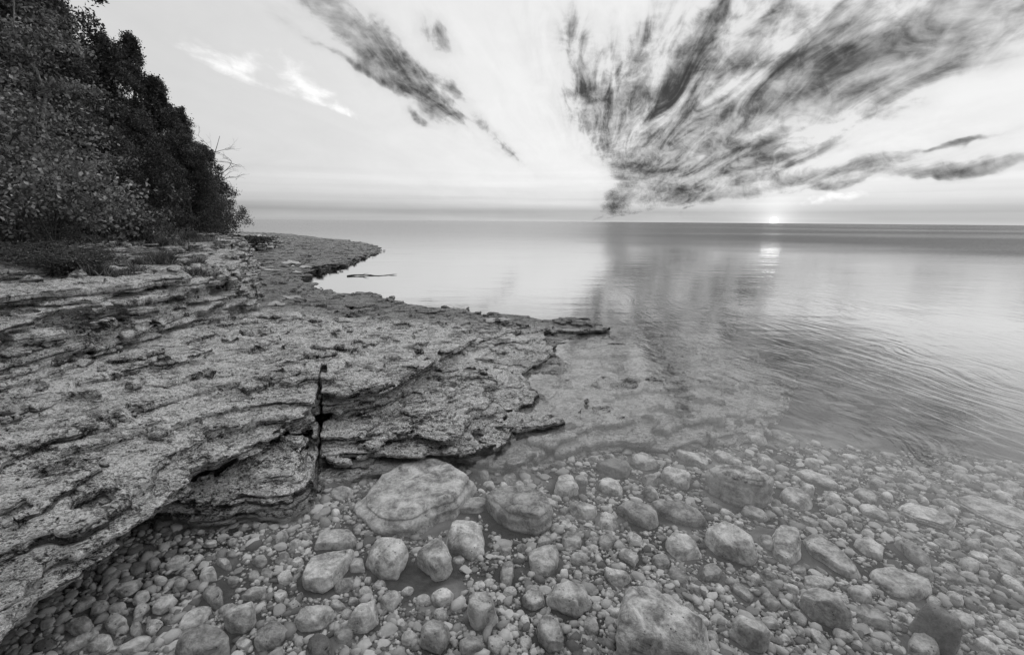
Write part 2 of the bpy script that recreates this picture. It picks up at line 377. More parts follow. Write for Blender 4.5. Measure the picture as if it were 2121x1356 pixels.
def mat_water(name, ior=1.36, body=True):
    m = bpy.data.materials.new(name); m.use_nodes = True; t = NT(m.node_tree); t.n.clear()
    o = t.n.new('ShaderNodeOutputMaterial')
    p = t.n.new('ShaderNodeNewGeometry').outputs['Position']; S = t.sep(p)
    gl = t.n.new('ShaderNodeBsdfGlossy'); gl.distribution = 'GGX'; gl.inputs['Roughness'].default_value = .03
    tr = t.n.new('ShaderNodeBsdfTransparent'); tr.inputs[0].default_value = (.97, .97, .97, 1)
    fr = t.n.new('ShaderNodeFresnel'); fr.inputs[0].default_value = ior
    if body:
        # ripple trains: crests running out from the shore, fine chop, far cat's-paws
        dist = t.vec('LENGTH', t.vec('MULTIPLY', p, (1, 1, 0)), None, 1)
        th = math.radians(8)
        along = t.dot(p, (-math.sin(th), math.cos(th), 0)); across = t.dot(p, (math.cos(th), math.sin(th), 0))
        w = t.noise(p, .35, 3, .5)
        train = t.noise(t.xyz(t.math('ADD', across, t.math('MULTIPLY', w, 2.2)), t.math('MULTIPLY', along, .16), 0), 6.5, 3, .5, .3)
        chop = t.noise(t.vec('MULTIPLY', p, (1, .8, 1)), 13, 4, .55)
        swell = t.noise(t.vec('MULTIPLY', p, (.35, 1.2, 1)), 1.1, 4, .5)
        patch = t.noise(t.vec('MULTIPLY', p, (.6, 1, 1)), .22, 3, .5)
        mt = t.math('MULTIPLY', t.map(S[0], .0, 4.2, .12, 1.0), t.map(dist, 30, 6, .1, 1.0))
        mt = t.math('MULTIPLY', mt, t.map(patch, .3, .6, .35, 1.0))
        mc = t.math('MULTIPLY', t.map(patch, .35, .7, .15, .6), t.map(dist, 2.0, 5.0, .16, 1.0))
        h = t.math('ADD', t.math('MULTIPLY', t.math('MULTIPLY', train, mt), .6), t.math('MULTIPLY', t.math('MULTIPLY', chop, mc), .28))
        h = t.math('ADD', h, t.math('MULTIPLY', t.math('MULTIPLY', swell, t.map(dist, 3, 9, .05, .8)), .8))
        # wind-roughened band far out, nearer on the right-hand side of the bay
        edge = t.math('ADD', dist, t.math('MULTIPLY', S[0], .9))
        wn = t.noise(t.vec('MULTIPLY', p, (.02, .05, 1)), 1.5, 3, .5)
        wn2 = t.noise(t.vec('MULTIPLY', p, (.004, .03, 1)), 1.0, 5, .6)
        az_ = t.math('DIVIDE', S[0], t.math('MAXIMUM', S[1], 1.0))
        band = t.math('MULTIPLY', t.map(t.math('ADD', edge, t.math('MULTIPLY', wn, 70)), 66, 112), t.map(az_, -.15, .6, .12, 1.0))
        band = t.math('MULTIPLY', band, t.map(wn2, .32, .55, .35, 1.0))
        farw = t.noise(t.vec('MULTIPLY', p, (.7, 1, 1)), 1.2, 6, .65)
        h = t.math('ADD', h, t.math('MULTIPLY', t.math('MULTIPLY', farw, band), 9.0))
        nb = bump(t, h, 1.0, .016, None)
        for s in (gl, fr): t.l.new(nb, s.inputs['Normal'])
        t.put(gl.inputs['Roughness'], t.mix(band, t.map(dist, 6, 40, .02, .10), .22))
    lw = t.n.new('ShaderNodeLayerWeight'); lw.inputs[0].default_value = .5
    if body: t.l.new(nb, lw.inputs['Normal'])
    refl = t.math('MULTIPLY_ADD', t.math('POWER', lw.outputs['Facing'], 4.7), 2.1, .009, clamp=True) if body else fr.outputs[0]
    if body: refl = t.math('MULTIPLY', refl, t.math('MULTIPLY_ADD', band, -.80, 1.0))
    mx = t.n.new('ShaderNodeMixShader'); t.l.new(refl, mx.inputs[0])
    t.l.new(tr.outputs[0], mx.inputs[1]); t.l.new(gl.outputs[0], mx.inputs[2]); t.l.new(mx.outputs[0], o.inputs[0])
    return m
M_LEDGE = mat_ledge(); M_SILT = mat_silt(); M_PEB = mat_pebble()
M_WATER = mat_water('lake_water', 1.55); M_PUD = mat_water('puddle_water', 2.2, False)

# ------------------------------------------------------------------ the ledge (true 3-D, with undercuts, layer by layer)
def px(l, z=None): return [tuple(W(a[0], a[1], a[2] if len(a) > 2 else z)) for a in l]
RIMB = px([(-260, 1500, .30), (0, 1312, .30), (90, 1212, .30), (200, 1140, .30), (270, 1095, .30), (340, 1038, .30), (420, 978, .30), (520, 928, .30),
           (600, 885, .30), (654, 868, .30)])
RIMB2 = px([(660, 803, .43), (722, 808, .42), (790, 803, .40), (835, 786, .38), (872, 762, .36), (905, 744, .34), (950, 720, .30), (985, 702, .25),
            (1060, 692, .16), (1130, 687, .10), (1200, 688, .06), (1290, 684, .05)])
NORTH = px([(1225, 664), (1100, 660), (1000, 650), (900, 633), (860, 618), (820, 609), (760, 604), (700, 601), (662, 593), (672, 574), (690, 562), (745, 552), (765, 540),
            (806, 521), (800, 512), (770, 503), (740, 497), (680, 494), (640, 487), (560, 480), (500, 478), (470, 476)], 0.0)
FARL = [(-40, 62), (-90, 40), (-60, 5), (-14, -3), (-3.0, -1.5)]
CLIFF = px([(-700, 1150, .62), (-300, 900, .62), (0, 800, .58), (120, 775, .56), (250, 738, .54), (380, 698, .50), (470, 660, .46), (488, 640, .45), (492, 605, .44), (506, 582, .42), (512, 560, .41),
            (500, 530, .40), (488, 512, .40), (478, 500, .40)])
TIER2 = px([(-700, 860, 1.0), (-200, 700, 1.0), (0, 642, .98), (140, 628, .98), (300, 615, .92), (400, 606, .88), (470, 592, .84), (490, 575, .90), (500, 552, .90), (500, 530, .92),
            (492, 516, .95), (470, 500, 1.0)])
TIER3 = px([(-700, 690, 1.2), (-200, 600, 1.2), (0, 566, 1.18), (150, 556, 1.16), (300, 536, 1.12), (400, 520, 1.10), (470, 512, 1.06), (496, 506, 1.02), (490, 498, 1.05)])
TIER4 = px([(-700, 640, 1.3), (-200, 560, 1.3), (0, 532, 1.28), (200, 520, 1.26), (320, 508, 1.22), (420, 500, 1.18), (462, 494, 1.15)])
BACK = [(-26, 34), (-60, 30), (-60, 0), (-14, -3)]
regions = []
def region(poly, top, rag, inset, strat=.75, slope=1.0): regions.append((poly, top, rag, inset, strat, slope))
zB = rbf([(*W(a, b, c), c) for a, b, c in [
    (-200, 1300, .34), (0, 1310, .29), (100, 1200, .30), (340, 1036, .30), (520, 926, .30), (600, 880, .31), (300, 950, .39), (0, 1150, .37), (0, 1000, .47), (200, 900, .47), (420, 880, .40),
    (500, 820, .45), (640, 815, .45), (690, 795, .43), (800, 795, .40), (0, 850, .56), (-400, 900, .6), (300, 750, .53), (480, 665, .46), (600, 720, .43), (700, 700, .37), (800, 740, .37),
    (900, 680, .25), (950, 712, .27), (1060, 685, .13), (1200, 680, .08), (1280, 683, .07), (600, 620, .30), (800, 640, .14), (900, 637, .06), (820, 612, .06), (700, 605, .08), (660, 590, .12), (580, 580, .28), (520, 590, .36),
    (600, 520, .26), (690, 530, .17), (780, 510, .08), (740, 545, .12), (640, 492, .12), (540, 484, .2), (520, 500, .38), (480, 480, .3)]])
def flat(z): return lambda x, y: np.full(x.shape, z, np.float32)
def instB(z, x, y):            # hollow under the near slab, left of the joint
    leftw = np.clip((W(650, 880, .3)[0] - x) / .15, 0, 1)
    return leftw * .55 / (1 + np.exp((z - .17) / .02)) + (1 - leftw) * (.08 / (1 + np.exp((z - .31) / .012)))
zero = lambda z, x, y: 0.0
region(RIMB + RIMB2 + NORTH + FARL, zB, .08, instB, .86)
talus = lambda k, b: (lambda z, x, y: k * (z - b))
region(CLIFF + BACK, rbf([(*W(a, b, c), c) for a, b, c in [(0, 650, .95), (480, 600, .82), (200, 640, .95), (500, 515, .95), (-400, 800, 1.0), (300, 615, .9)]] + [(-20, 20, 1.0)]), .16, talus(.45, .5), .8)
region(TIER2 + BACK, rbf([(*W(a, b, c), c) for a, b, c in [(0, 590, 1.12), (480, 575, 1.0), (200, 590, 1.1), (495, 512, 1.02), (-400, 700, 1.15)]] + [(-20, 20, 1.1)]), .16, talus(.35, .9), .8)
region(TIER3 + BACK, flat(1.20), .14, talus(.4, 1.05), .8)
region(TIER4 + BACK, flat(1.31), .12, talus(.6, 1.15), .8)
# lower layers right of the joint
C1 = px([(640, 870, .2), (655, 905, .16), (700, 903, .16), (784, 897, .15), (858, 895, .14), (925, 915, .12), (945, 912, .12), (995, 866, .10), (1035, 853, .08), (1105, 852, .06), (1150, 850, .03),
         (1120, 815, .03), (1095, 775, .04), (1150, 742, .04), (1162, 712, .03), (1240, 690, .02), (1100, 680, .1), (900, 720, .2), (750, 780, .3)])
region(C1, rbf([(*W(a, b, c), c) for a, b, c in [(660, 890, .17), (784, 888, .16), (858, 886, .15), (925, 900, .13), (850, 830, .15), (760, 860, .17), (1000, 780, .11), (1000, 850, .10), (1100, 800, .035), (1130, 845, .025), (1100, 730, .07), (1180, 700, .03), (960, 740, .15), (700, 850, .19), (1040, 830, .08)]]), .06, lambda z, x, y: .06 * (z < .09), .85)
C2 = px([(640, 905, .1), (655, 935, .09), (700, 932, .09), (784, 932, .085), (840, 943, .08), (900, 946, .06), (950, 942, .06), (985, 935, .05), (1040, 912, .045), (1070, 890, .04), (1150, 878, .03), (1230, 864, .015), (1215, 835, .01),
         (1150, 790, .01), (1115, 770, .01), (1000, 760, .05), (800, 820, .1)])
region(C2, rbf([(*W(a, b, c), c) for a, b, c in [(660, 925, .10), (784, 925, .095), (900, 940, .07), (1000, 900, .06), (1040, 905, .05), (1150, 870, .03), (1220, 860, .005), (1180, 800, -.01), (1100, 870, .05), (1130, 780, .0)]]), .07, lambda z, x, y: .12 * (z < .035) * (y < 3.4), .9)
C3 = px([(640, 940, .04), (655, 968, .03), (705, 980, .02), (800, 958, .02), (860, 952, .02), (960, 950, .02), (1040, 925, .01), (1080, 900, .0), (1000, 880, .05), (800, 900, .1)])
region(C3, flat(.02), .06, lambda z, x, y: .10, .9)
C4 = px([(640, 980, .0), (655, 1010, -.03), (720, 1000, -.03), (800, 975, -.03), (900, 950, -.03), (800, 920, .0)])
region(C4, flat(-.025), .04, zero, .9)
LL = px([(300, 1020, .1), (330, 1052, .05), (430, 1062, .04), (500, 1050, .04), (560, 1048, .04), (600, 1046, .04), (636, 1020, .06), (650, 985, .10), (653, 940, .16), (654, 900, .2), (560, 900, .2), (420, 980, .15)])
region(LL, rbf([(*W(a, b, c), c) for a, b, c in [(330, 1050, .05), (430, 1055, .06), (520, 1045, .07), (600, 1042, .06), (640, 1000, .10), (620, 960, .17), (560, 940, .20), (500, 980, .15), (400, 1010, .12), (640, 890, .24)]]), .05, talus(.5, .02), .6)
# submerged shelf right of the tip
SD = px([(940, 948), (1000, 958), (1050, 965), (1110, 950), (1130, 935), (1165, 915), (1200, 902), (1290, 886), (1380, 884), (1430, 876), (1500, 868), (1530, 850), (1505, 812), (1450, 772), (1375, 745), (1330, 712), (1262, 688), (1150, 690), (1000, 800)], -.05)
region(SD, rbf([(*W(a, b, -.02), c) for a, b, c in [(1000, 950, -.06), (1100, 930, -.05), (1250, 870, -.035), (1200, 760, -.02), (1300, 760, -.03), (1340, 770, -.02), (1260, 700, -.03), (1380, 850, -.05), (1500, 840, -.08), (1400, 780, -.06), (1240, 800, -.02)]]), .10, zero, .9)
SD2 = px([(1040, 975), (1130, 960), (1200, 940), (1300, 928), (1400, 925), (1470, 908), (1520, 892), (1550, 855), (1560, 820), (1500, 770), (1400, 730), (1300, 690), (1150, 690), (1000, 800)], -.14)
region(SD2, flat(-.13), .12, zero, .9)
SD3 = px([(1100, 985), (1250, 960), (1400, 955), (1520, 925), (1600, 870), (1640, 800), (1560, 730), (1400, 690), (1300, 670), (1000, 800)], -.3)
region(SD3, flat(-.26), .14, zero, .9)
# low outcrop farther along the shore
OUT = px([(478, 500, .5), (500, 516, .45), (530, 517, .4), (556, 508, .4), (560, 496, .5), (540, 488, .6), (480, 486, .6)])
region(OUT, flat(.68), .25, talus(.6, .4), .8)

NI, NJ, NK = 660, 780, 158
R_ = 0.75 * np.exp(np.linspace(0, math.log(62 / .75), NI))
T_ = np.radians(np.linspace(-80, 37, NJ))
Z0, DZ = -.46, .0118
ZS = Z0 + DZ * np.arange(NK)
GX = (R_[:, None] * np.sin(T_)[None]); GY = (R_[:, None] * np.cos(T_)[None])
# gentle dip and undulation of the beds: world z = bedded z + WARP
def warpf(x, y): return (.030 * fbm2(x * .45, y * .45, 91, 2) + .05 * np.clip((-x - 1.2) / 3, 0, 1)).astype(np.float32)
WARP = warpf(GX, GY)
layers = []; zc = Z0 - .01; lr_ = random.Random(3)
while zc < ZS[-1] + .1:
    th = lr_.choice([.022, .03, .035, .045, .06, .075]); layers.append((zc, th)); zc += th
def ledge():
    FV = np.full((NI, NJ, NK), -1, np.float32)
    base = [(sdist(p, GX, GY), np.asarray(tp(GX, GY), np.float32) - WARP, rg, ins, st) for p, tp, rg, ins, st, sl_ in regions]
    ca, sa = math.cos(.5), math.sin(.5); bx, by = GX * ca - GY * sa, GX * sa + GY * ca
    # joint that cuts the ledge
    j0 = W(670, 745, .44); j1 = W(655, 1010, 0.0); jd = (j1 - j0) / np.linalg.norm(j1 - j0)
    ja = (GX - j0[0]) * jd[0] + (GY - j0[1]) * jd[1]; jx = np.abs((GX - j0[0]) * -jd[1] + (GY - j0[1]) * jd[0] + .006 * fbm2(GX * 9, GY * 9, 5, 2))
    jl = np.linalg.norm(j1 - j0)
    jw = np.where(ja < 0, -.05, np.where(ja < .36, .024, .012)); jw = np.where(ja > jl + .3, -.05, jw)
    joint = (jx - jw).astype(np.float32)
    c1 = W(168, 655, .88); c2 = W(448, 640, .56)
    coarse = .075 * fbm2(GX * 2.1, GY * 2.1, 77, 4, .6)
    FARS = (1 + np.clip((GY - 7) / 6, 0, 3.5)).astype(np.float32)
    for li, (zl, th) in enumerate(layers):
        ks = [k for k in range(NK) if zl <= ZS[k] < zl + th]
        if not ks: continue
        rag = fbm2(GX * 1.7 + li * 3.1, GY * 1.7, 300 + li // 2, 3, .6) * 1.1 + fbm2(GX * 7 + li, GY * 7, 500 + li, 2) * .35
        cell = h_(np.floor(bx / .23 + (li * .37)).astype(np.int64), np.floor(by / .16 + .5 * np.floor(bx / .23)).astype(np.int64), li, 11) * 2 - 1
        rag = ((rag + .55 * cell) * FARS).astype(np.float32)
        mk = coarse + .030 * rag / FARS
        zm = zl + th * .55
        rec = (0, 0, .05, 0, 0, .09, 0, .03, 0, .07)[(li * 7) % 10]
        for k in ks:
            z = ZS[k]; tt = (z - zl) / th
            notch = .028 * math.exp(-(tt / .22) ** 2) + .008 * tt
            best = np.full(GX.shape, -1, np.float32)
            for d, zt, rg, ins, st in base:
                side = d + rag * rg - ins(z, GX, GY) - notch * 1.3 - rec * (1 if rg > .1 else .45)
                top = (zt + mk * (1.0 if rg > .05 else .6)) - (st * zm + (1 - st) * z)
                best = np.maximum(best, np.minimum(side, top * 1.5 - (notch * .25)))
            best = np.minimum(best, joint)
            for c, ax, ay, cz, az_ in ((c1, .22, .45, .87 - .05, .16), (c2, .36, .55, .56, .09)):
                q = np.sqrt(((GX - c[0]) / ax) ** 2 + ((GY - c[1]) / ay) ** 2 + ((z + .05 - cz) / az_) ** 2)
                best = np.minimum(best, (q - 1 + rag * .25) * .2)
            FV[:, :, k] = best
    FV = np.clip(FV, -.12, .12)
    s = FV > 0
    # heights of the top surface, for things that stand on it
    kk = NK - 1 - np.argmax(s[:, :, ::-1], axis=2); none = ~s.any(axis=2)
    top = Z0 + DZ * (kk + .5) + WARP; top[none] = -9
    cnt = sum(s[a:NI - 1 + a, b:NJ - 1 + b, c:NK - 1 + c].astype(np.uint8) for a in (0, 1) for b in (0, 1) for c in (0, 1))
    act = (cnt > 0) & (cnt < 8); del cnt
    # drop what can never be seen: far below the bed
    ai, aj, ak = np.nonzero(act); ids = np.ravel_multi_index((ai, aj, ak), act.shape); shp = act.shape; del act
    acc = np.zeros((len(ai), 3), np.float64); num = np.zeros(len(ai))
    vals = {}
    for a in (0, 1):
        for b in (0, 1):
            for c in (0, 1): vals[a, b, c] = FV[ai + a, aj + b, ak + c].astype(np.float64)
    for (p, q) in [((a, b, 0), (a, b, 1)) for a in (0, 1) for b in (0, 1)] + [((a, 0, b), (a, 1, b)) for a in (0, 1) for b in (0, 1)] + [((0, a, b), (1, a, b)) for a in (0, 1) for b in (0, 1)]:
        va, vb = vals[p], vals[q]; m = (va > 0) != (vb > 0)
        tt = np.where(m, va / np.where(m, va - vb, 1), 0)
        for ax in range(3): acc[:, ax] += np.where(m, p[ax] + (q[ax] - p[ax]) * tt, 0)
        num += m
    acc /= num[:, None]
    gi = ai + acc[:, 0]; gj = aj + acc[:, 1]; gk = ak + acc[:, 2]
    rr = .75 * np.exp(gi / (NI - 1) * math.log(62 / .75)); tt = T_[0] + gj * (T_[1] - T_[0])
    V = np.stack([rr * np.sin(tt), rr * np.cos(tt), Z0 + DZ * gk], 1)
    V[:, 2] += warpf(V[:, 0], V[:, 1])
    faces = []
    for ax, offs in ((0, ((0, -1, -1), (0, 0, -1), (0, 0, 0), (0, -1, 0))), (1, ((-1, 0, -1), (-1, 0, 0), (0, 0, 0), (0, 0, -1))), (2, ((-1, -1, 0), (0, -1, 0), (0, 0, 0), (-1, 0, 0)))):
        sl = [slice(1, -1)] * 3; sl2 = [slice(1, -1)] * 3; sl[ax] = slice(0, -1); sl2[ax] = slice(1, None)
        A = s[tuple(sl)]; B = s[tuple(sl2)]; e = np.nonzero(A != B); inside = A[e]
        base_ = [e[i] + (0 if i == ax else 1) for i in range(3)]
        ok = np.ones(len(e[0]), bool); q = []
        for of in offs:
            c = [base_[i] + of[i] for i in range(3)]
            for i in range(3): ok &= (c[i] >= 0) & (c[i] < shp[i])
            c = [np.clip(c[i], 0, shp[i] - 1) for i in range(3)]
            q.append(np.searchsorted(ids, np.ravel_multi_index(c, shp)))
        q = np.stack(q, 1); q = np.where(inside[:, None], q, q[:, ::-1])
        faces.append(q[ok])
    Fc = np.concatenate(faces)
    Fc = Fc[V[Fc[:, 0], 2] > -.44]
    # not the parts buried under cliff/soil far left
    cxx = V[Fc[:, 0], 0]; cyy = V[Fc[:, 0], 1]
    used = np.unique(Fc); rem = np.full(len(V), -1, np.int64); rem[used] = np.arange(len(used)); V = V[used]; Fc = rem[Fc]
    # fine relief along normals
    fn = np.cross(V[Fc[:, 1]] - V[Fc[:, 0]], V[Fc[:, 2]] - V[Fc[:, 0]]); N = np.zeros_like(V)
    for c in range(4): 
        for ax in range(3): N[:, ax] += np.bincount(Fc[:, c], fn[:, ax], len(V))
    N /= np.linalg.norm(N, axis=1)[:, None] + 1e-12
    dd = np.hypot(V[:, 0], V[:, 1])
    am = .023 * fbm3(V * (7, 7, 12), 5, 3, .6)
    f2 = np.clip(6 - dd, 0, 3) / 3 * .009; am = am + f2 * fbm3(V * (38, 38, 50), 9, 2)
    V = V + N * am[:, None]
    return V, Fc, top
LV, LF, TOP = ledge()
print('LEDGE', len(LV), len(LF))
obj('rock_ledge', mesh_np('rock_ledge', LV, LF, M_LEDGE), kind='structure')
del LV, LF
def ground(x, y):
    r = math.hypot(x, y); i = math.log(max(r, .751) / .75) / math.log(62 / .75) * (NI - 1); j = (math.atan2(x, y) - T_[0]) / (T_[1] - T_[0])
    return float(TOP[int(min(max(round(i), 0), NI - 1)), int(min(max(round(j), 0), NJ - 1))])

# ------------------------------------------------------------------ lake bed
zbed0 = rbf([(*W(a, b, c * .62), c * .62 if c > -.3 else c * .8) for a, b, c in [(400, 1120, -.12), (600, 1040, -.10), (700, 1010, -.10), (300, 1200, -.17), (60, 1340, -.17), (300, 1330, -.19), (560, 1100, -.12), (700, 1250, -.19), (860, 1230, -.22), (860, 1330, -.20),
    (1050, 1150, -.22), (1300, 1330, -.20), (1300, 1100, -.22), (1060, 990, -.27), (1300, 980, -.27), (1500, 1100, -.27), (1600, 960, -.34), (1560, 890, -.40), (1800, 1000, -.45), (2000, 1200, -.35), (1700, 1300, -.24),
    (2200, 1350, -.40), (2100, 950, -.60), (1750, 850, -.70), (1900, 700, -1.1), (1400, 650, -1.1), (1000, 600, -1.3)]])
def bed(x, y):
    x = np.asarray(x, float); y = np.asarray(y, float); r = np.hypot(x, y)
    z = zbed0(x, y); far = np.clip((r - 6) / 6, 0, 1); z = z * (1 - far) - (1.5 + 2.2 * np.clip((r - 12) / 30, 0, 1)) * far
    back = np.clip((1.3 - y) / 1.2, 0, 1); z = z * (1 - back) - .16 * back
    return np.clip(z, -3.8, -.06) + .012 * fbm2(x * 2.5, y * 2.5, 40, 3) * (r < 9)
def polar_sheet(nr, nt, r0, r1, zf, t0=0, t1=2 * math.pi):
    rr = np.r_[0.02, r0 * np.exp(np.linspace(0, math.log(r1 / r0), nr))]; tt = np.linspace(t0, t1, nt)
    X = rr[:, None] * np.sin(tt)[None]; Y = rr[:, None] * np.cos(tt)[None]; Z = zf(X, Y)
    V = np.stack([X.ravel(), Y.ravel(), Z.ravel()], 1)
    i, j = np.meshgrid(np.arange(nr), np.arange(nt - 1), indexing='ij'); a = (i * nt + j).ravel()
    return V, np.stack([a, a + 1, a + nt + 1, a + nt], 1)
V, Fc = polar_sheet(170, 361, .3, 9000, lambda x, y: bed(x, y))
obj('lake_bed', mesh_np('lake_bed', V, Fc, M_SILT), kind='structure')
# water: closed body, flat surface, rings so that far bump stays precise
E = 8000.0
bv = np.array([(-E, -E, 0), (E, -E, 0), (E, E, 0), (-E, E, 0), (-E, -E, -4), (E, -E, -4), (E, E, -4), (-E, E, -4)], float)
bf = np.array([(0, 1, 2, 3), (7, 6, 5, 4), (0, 4, 5, 1), (1, 5, 6, 2), (2, 6, 7, 3), (3, 7, 4, 0)])
obj('lake_water', mesh_np('lake_water', bv, bf, M_WATER, False), kind='structure')

# ------------------------------------------------------------------ stones
import bmesh
def ico(sub):
    bm = bmesh.new(); bmesh.ops.create_icosphere(bm, subdivisions=sub, radius=1.0)
    v = np.array([q.co[:] for q in bm.verts]); f = np.array([[q.index for q in p.verts] for p in bm.faces]); bm.free(); return v, f
ICO = {s: ico(s) for s in (1, 2, 3, 4, 5)}
def stone_mesh(name, mat, polyg=None, size=(1, 1, 1), sub=4, seed=0, rough=.05, layered=0, flatk=.55, chop=(11, .64)):
    """polyg: outline in metres round the centre; else a random faceted cobble of half-size size"""
    v, f = ICO[sub]; r = np.random.default_rng(seed); d = v / np.linalg.norm(v, axis=1)[:, None]
    hz = size[2]
    th = np.arctan2(d[:, 1], d[:, 0]); ch = np.hypot(d[:, 0], d[:, 1]); sh = d[:, 2]
    if polyg is not None:
        pa = np.arctan2(polyg[:, 1], polyg[:, 0]); n = 180
        ths = np.linspace(-math.pi, math.pi, n, endpoint=False); rad = np.zeros(n)
        for i, a in enumerate(ths):                 # ray against the outline
            c, s_ = math.cos(a), math.sin(a); best = 0
            for k in range(len(polyg)):
                p, q = polyg[k], polyg[(k + 1) % len(polyg)]; e = q - p; den = c * e[1] - s_ * e[0]
                if abs(den) < 1e-9: continue
                t = (p[0] * e[1] - p[1] * e[0]) / den; u = (p[0] * s_ - p[1] * c) / den
                if t > 0 and -1e-6 <= u <= 1 + 1e-6: best = max(best, t)
            rad[i] = best if best > 0 else np.linalg.norm(polyg, axis=1).min()
        k = 2; rad = sum(np.roll(rad, j) for j in range(-k, k + 1)) / (2 * k + 1)
        R = np.interp((th + math.pi) / (2 * math.pi) * n, np.arange(n + 1), np.r_[rad, rad[0]])
    else:
        R = np.ones(len(d)); a0 = r.uniform(0, 6.28)
        R = 1.0 / np.maximum.reduce([np.cos(th - (a0 + 2 * math.pi * k / 5 + w)) / h for k, (w, h) in enumerate(zip(r.uniform(-.4, .4, 5), r.uniform(.8, 1.05, 5)))])
        R = np.clip(R, .6, 1.25); ex, ey = size[0], size[1]
    P = np.zeros_like(d)
    hr = ch ** flatk                              # fuller shoulders than a sphere
    zz = np.sign(sh) * np.abs(sh) ** (.5 if polyg is not None else .75)
    if polyg is not None: P[:, 0] = np.cos(th) * R * hr; P[:, 1] = np.sin(th) * R * hr
    else: P[:, 0] = np.cos(th) * R * hr * ex; P[:, 1] = np.sin(th) * R * hr * ey
    P[:, 2] = zz * hz
    S = np.abs(P[:, :2]).max()
    tilt = r.uniform(-.12, .12, 2) * min(1, hz / S * 2); P[:, 2] += P[:, 0] * tilt[0] + P[:, 1] * tilt[1]
    # chop with a few planes: broken faces
    for _ in range(chop[0]):
        nrm = np.array([r.normal(), r.normal(), abs(r.normal()) * .5 + .1]); nrm /= np.linalg.norm(nrm)
        sc_ = np.abs(P @ nrm).max() * r.uniform(chop[1], .93); over = P @ nrm - sc_
        P -= np.clip(over, 0, None)[:, None] * nrm * .9
    if layered:
        st = hz * 2 / layered; ph = (P[:, 2] + .15 * st * fbm3(P * 3 / S, seed + 3, 2)) / st
        saw = np.abs((ph % 1) - .5) * 2; P[:, :2] *= (1 - .07 * saw ** 3)[:, None]
        low = (P[:, 2] < hz * .5); P[:, :2] *= np.where(low, 1.0, .96)[:, None]
    q = P / S
    amp = rough * S
    N = P / (np.linalg.norm(P, axis=1)[:, None] + 1e-9)
    P += N * (amp * fbm3(q * 2.3 + seed % 97, seed, 4, .6) * 1.6)[:, None]
    P[:, 2] += .35 * amp * fbm3(q * 7 + 3, seed + 1, 3, .6) * 1.2
    P[:, 2] *= hz / max(1e-4, np.percentile(P[:, 2], 93))
    return mesh_np(name, P, f, mat)
M_WET = mat_stone('submerged_limestone', .16, .84); M_DRY = mat_stone('dry_limestone', .16, .84); M_DARK = mat_stone('dark_wet_stone', .12, .32)
Z5 = lambda l: [(600 + a / 2.974, 900 + b / 2.974) for a, b in l]
Z6 = lambda l: [(1200 + a / 2.303, 800 + b / 2.303) for a, b in l]
Z3 = lambda l: [(a / 2.4386, 800 + b / 2.4386) for a, b in l]
def ell(x, y, a, b, ang=0):
    c, s = math.cos(math.radians(ang)), math.sin(math.radians(ang))
    return [(x + a * math.cos(t) * c - b * math.sin(t) * s, y + a * math.cos(t) * s + b * math.sin(t) * c) for t in np.linspace(0, 2 * math.pi, 9)[:-1]]
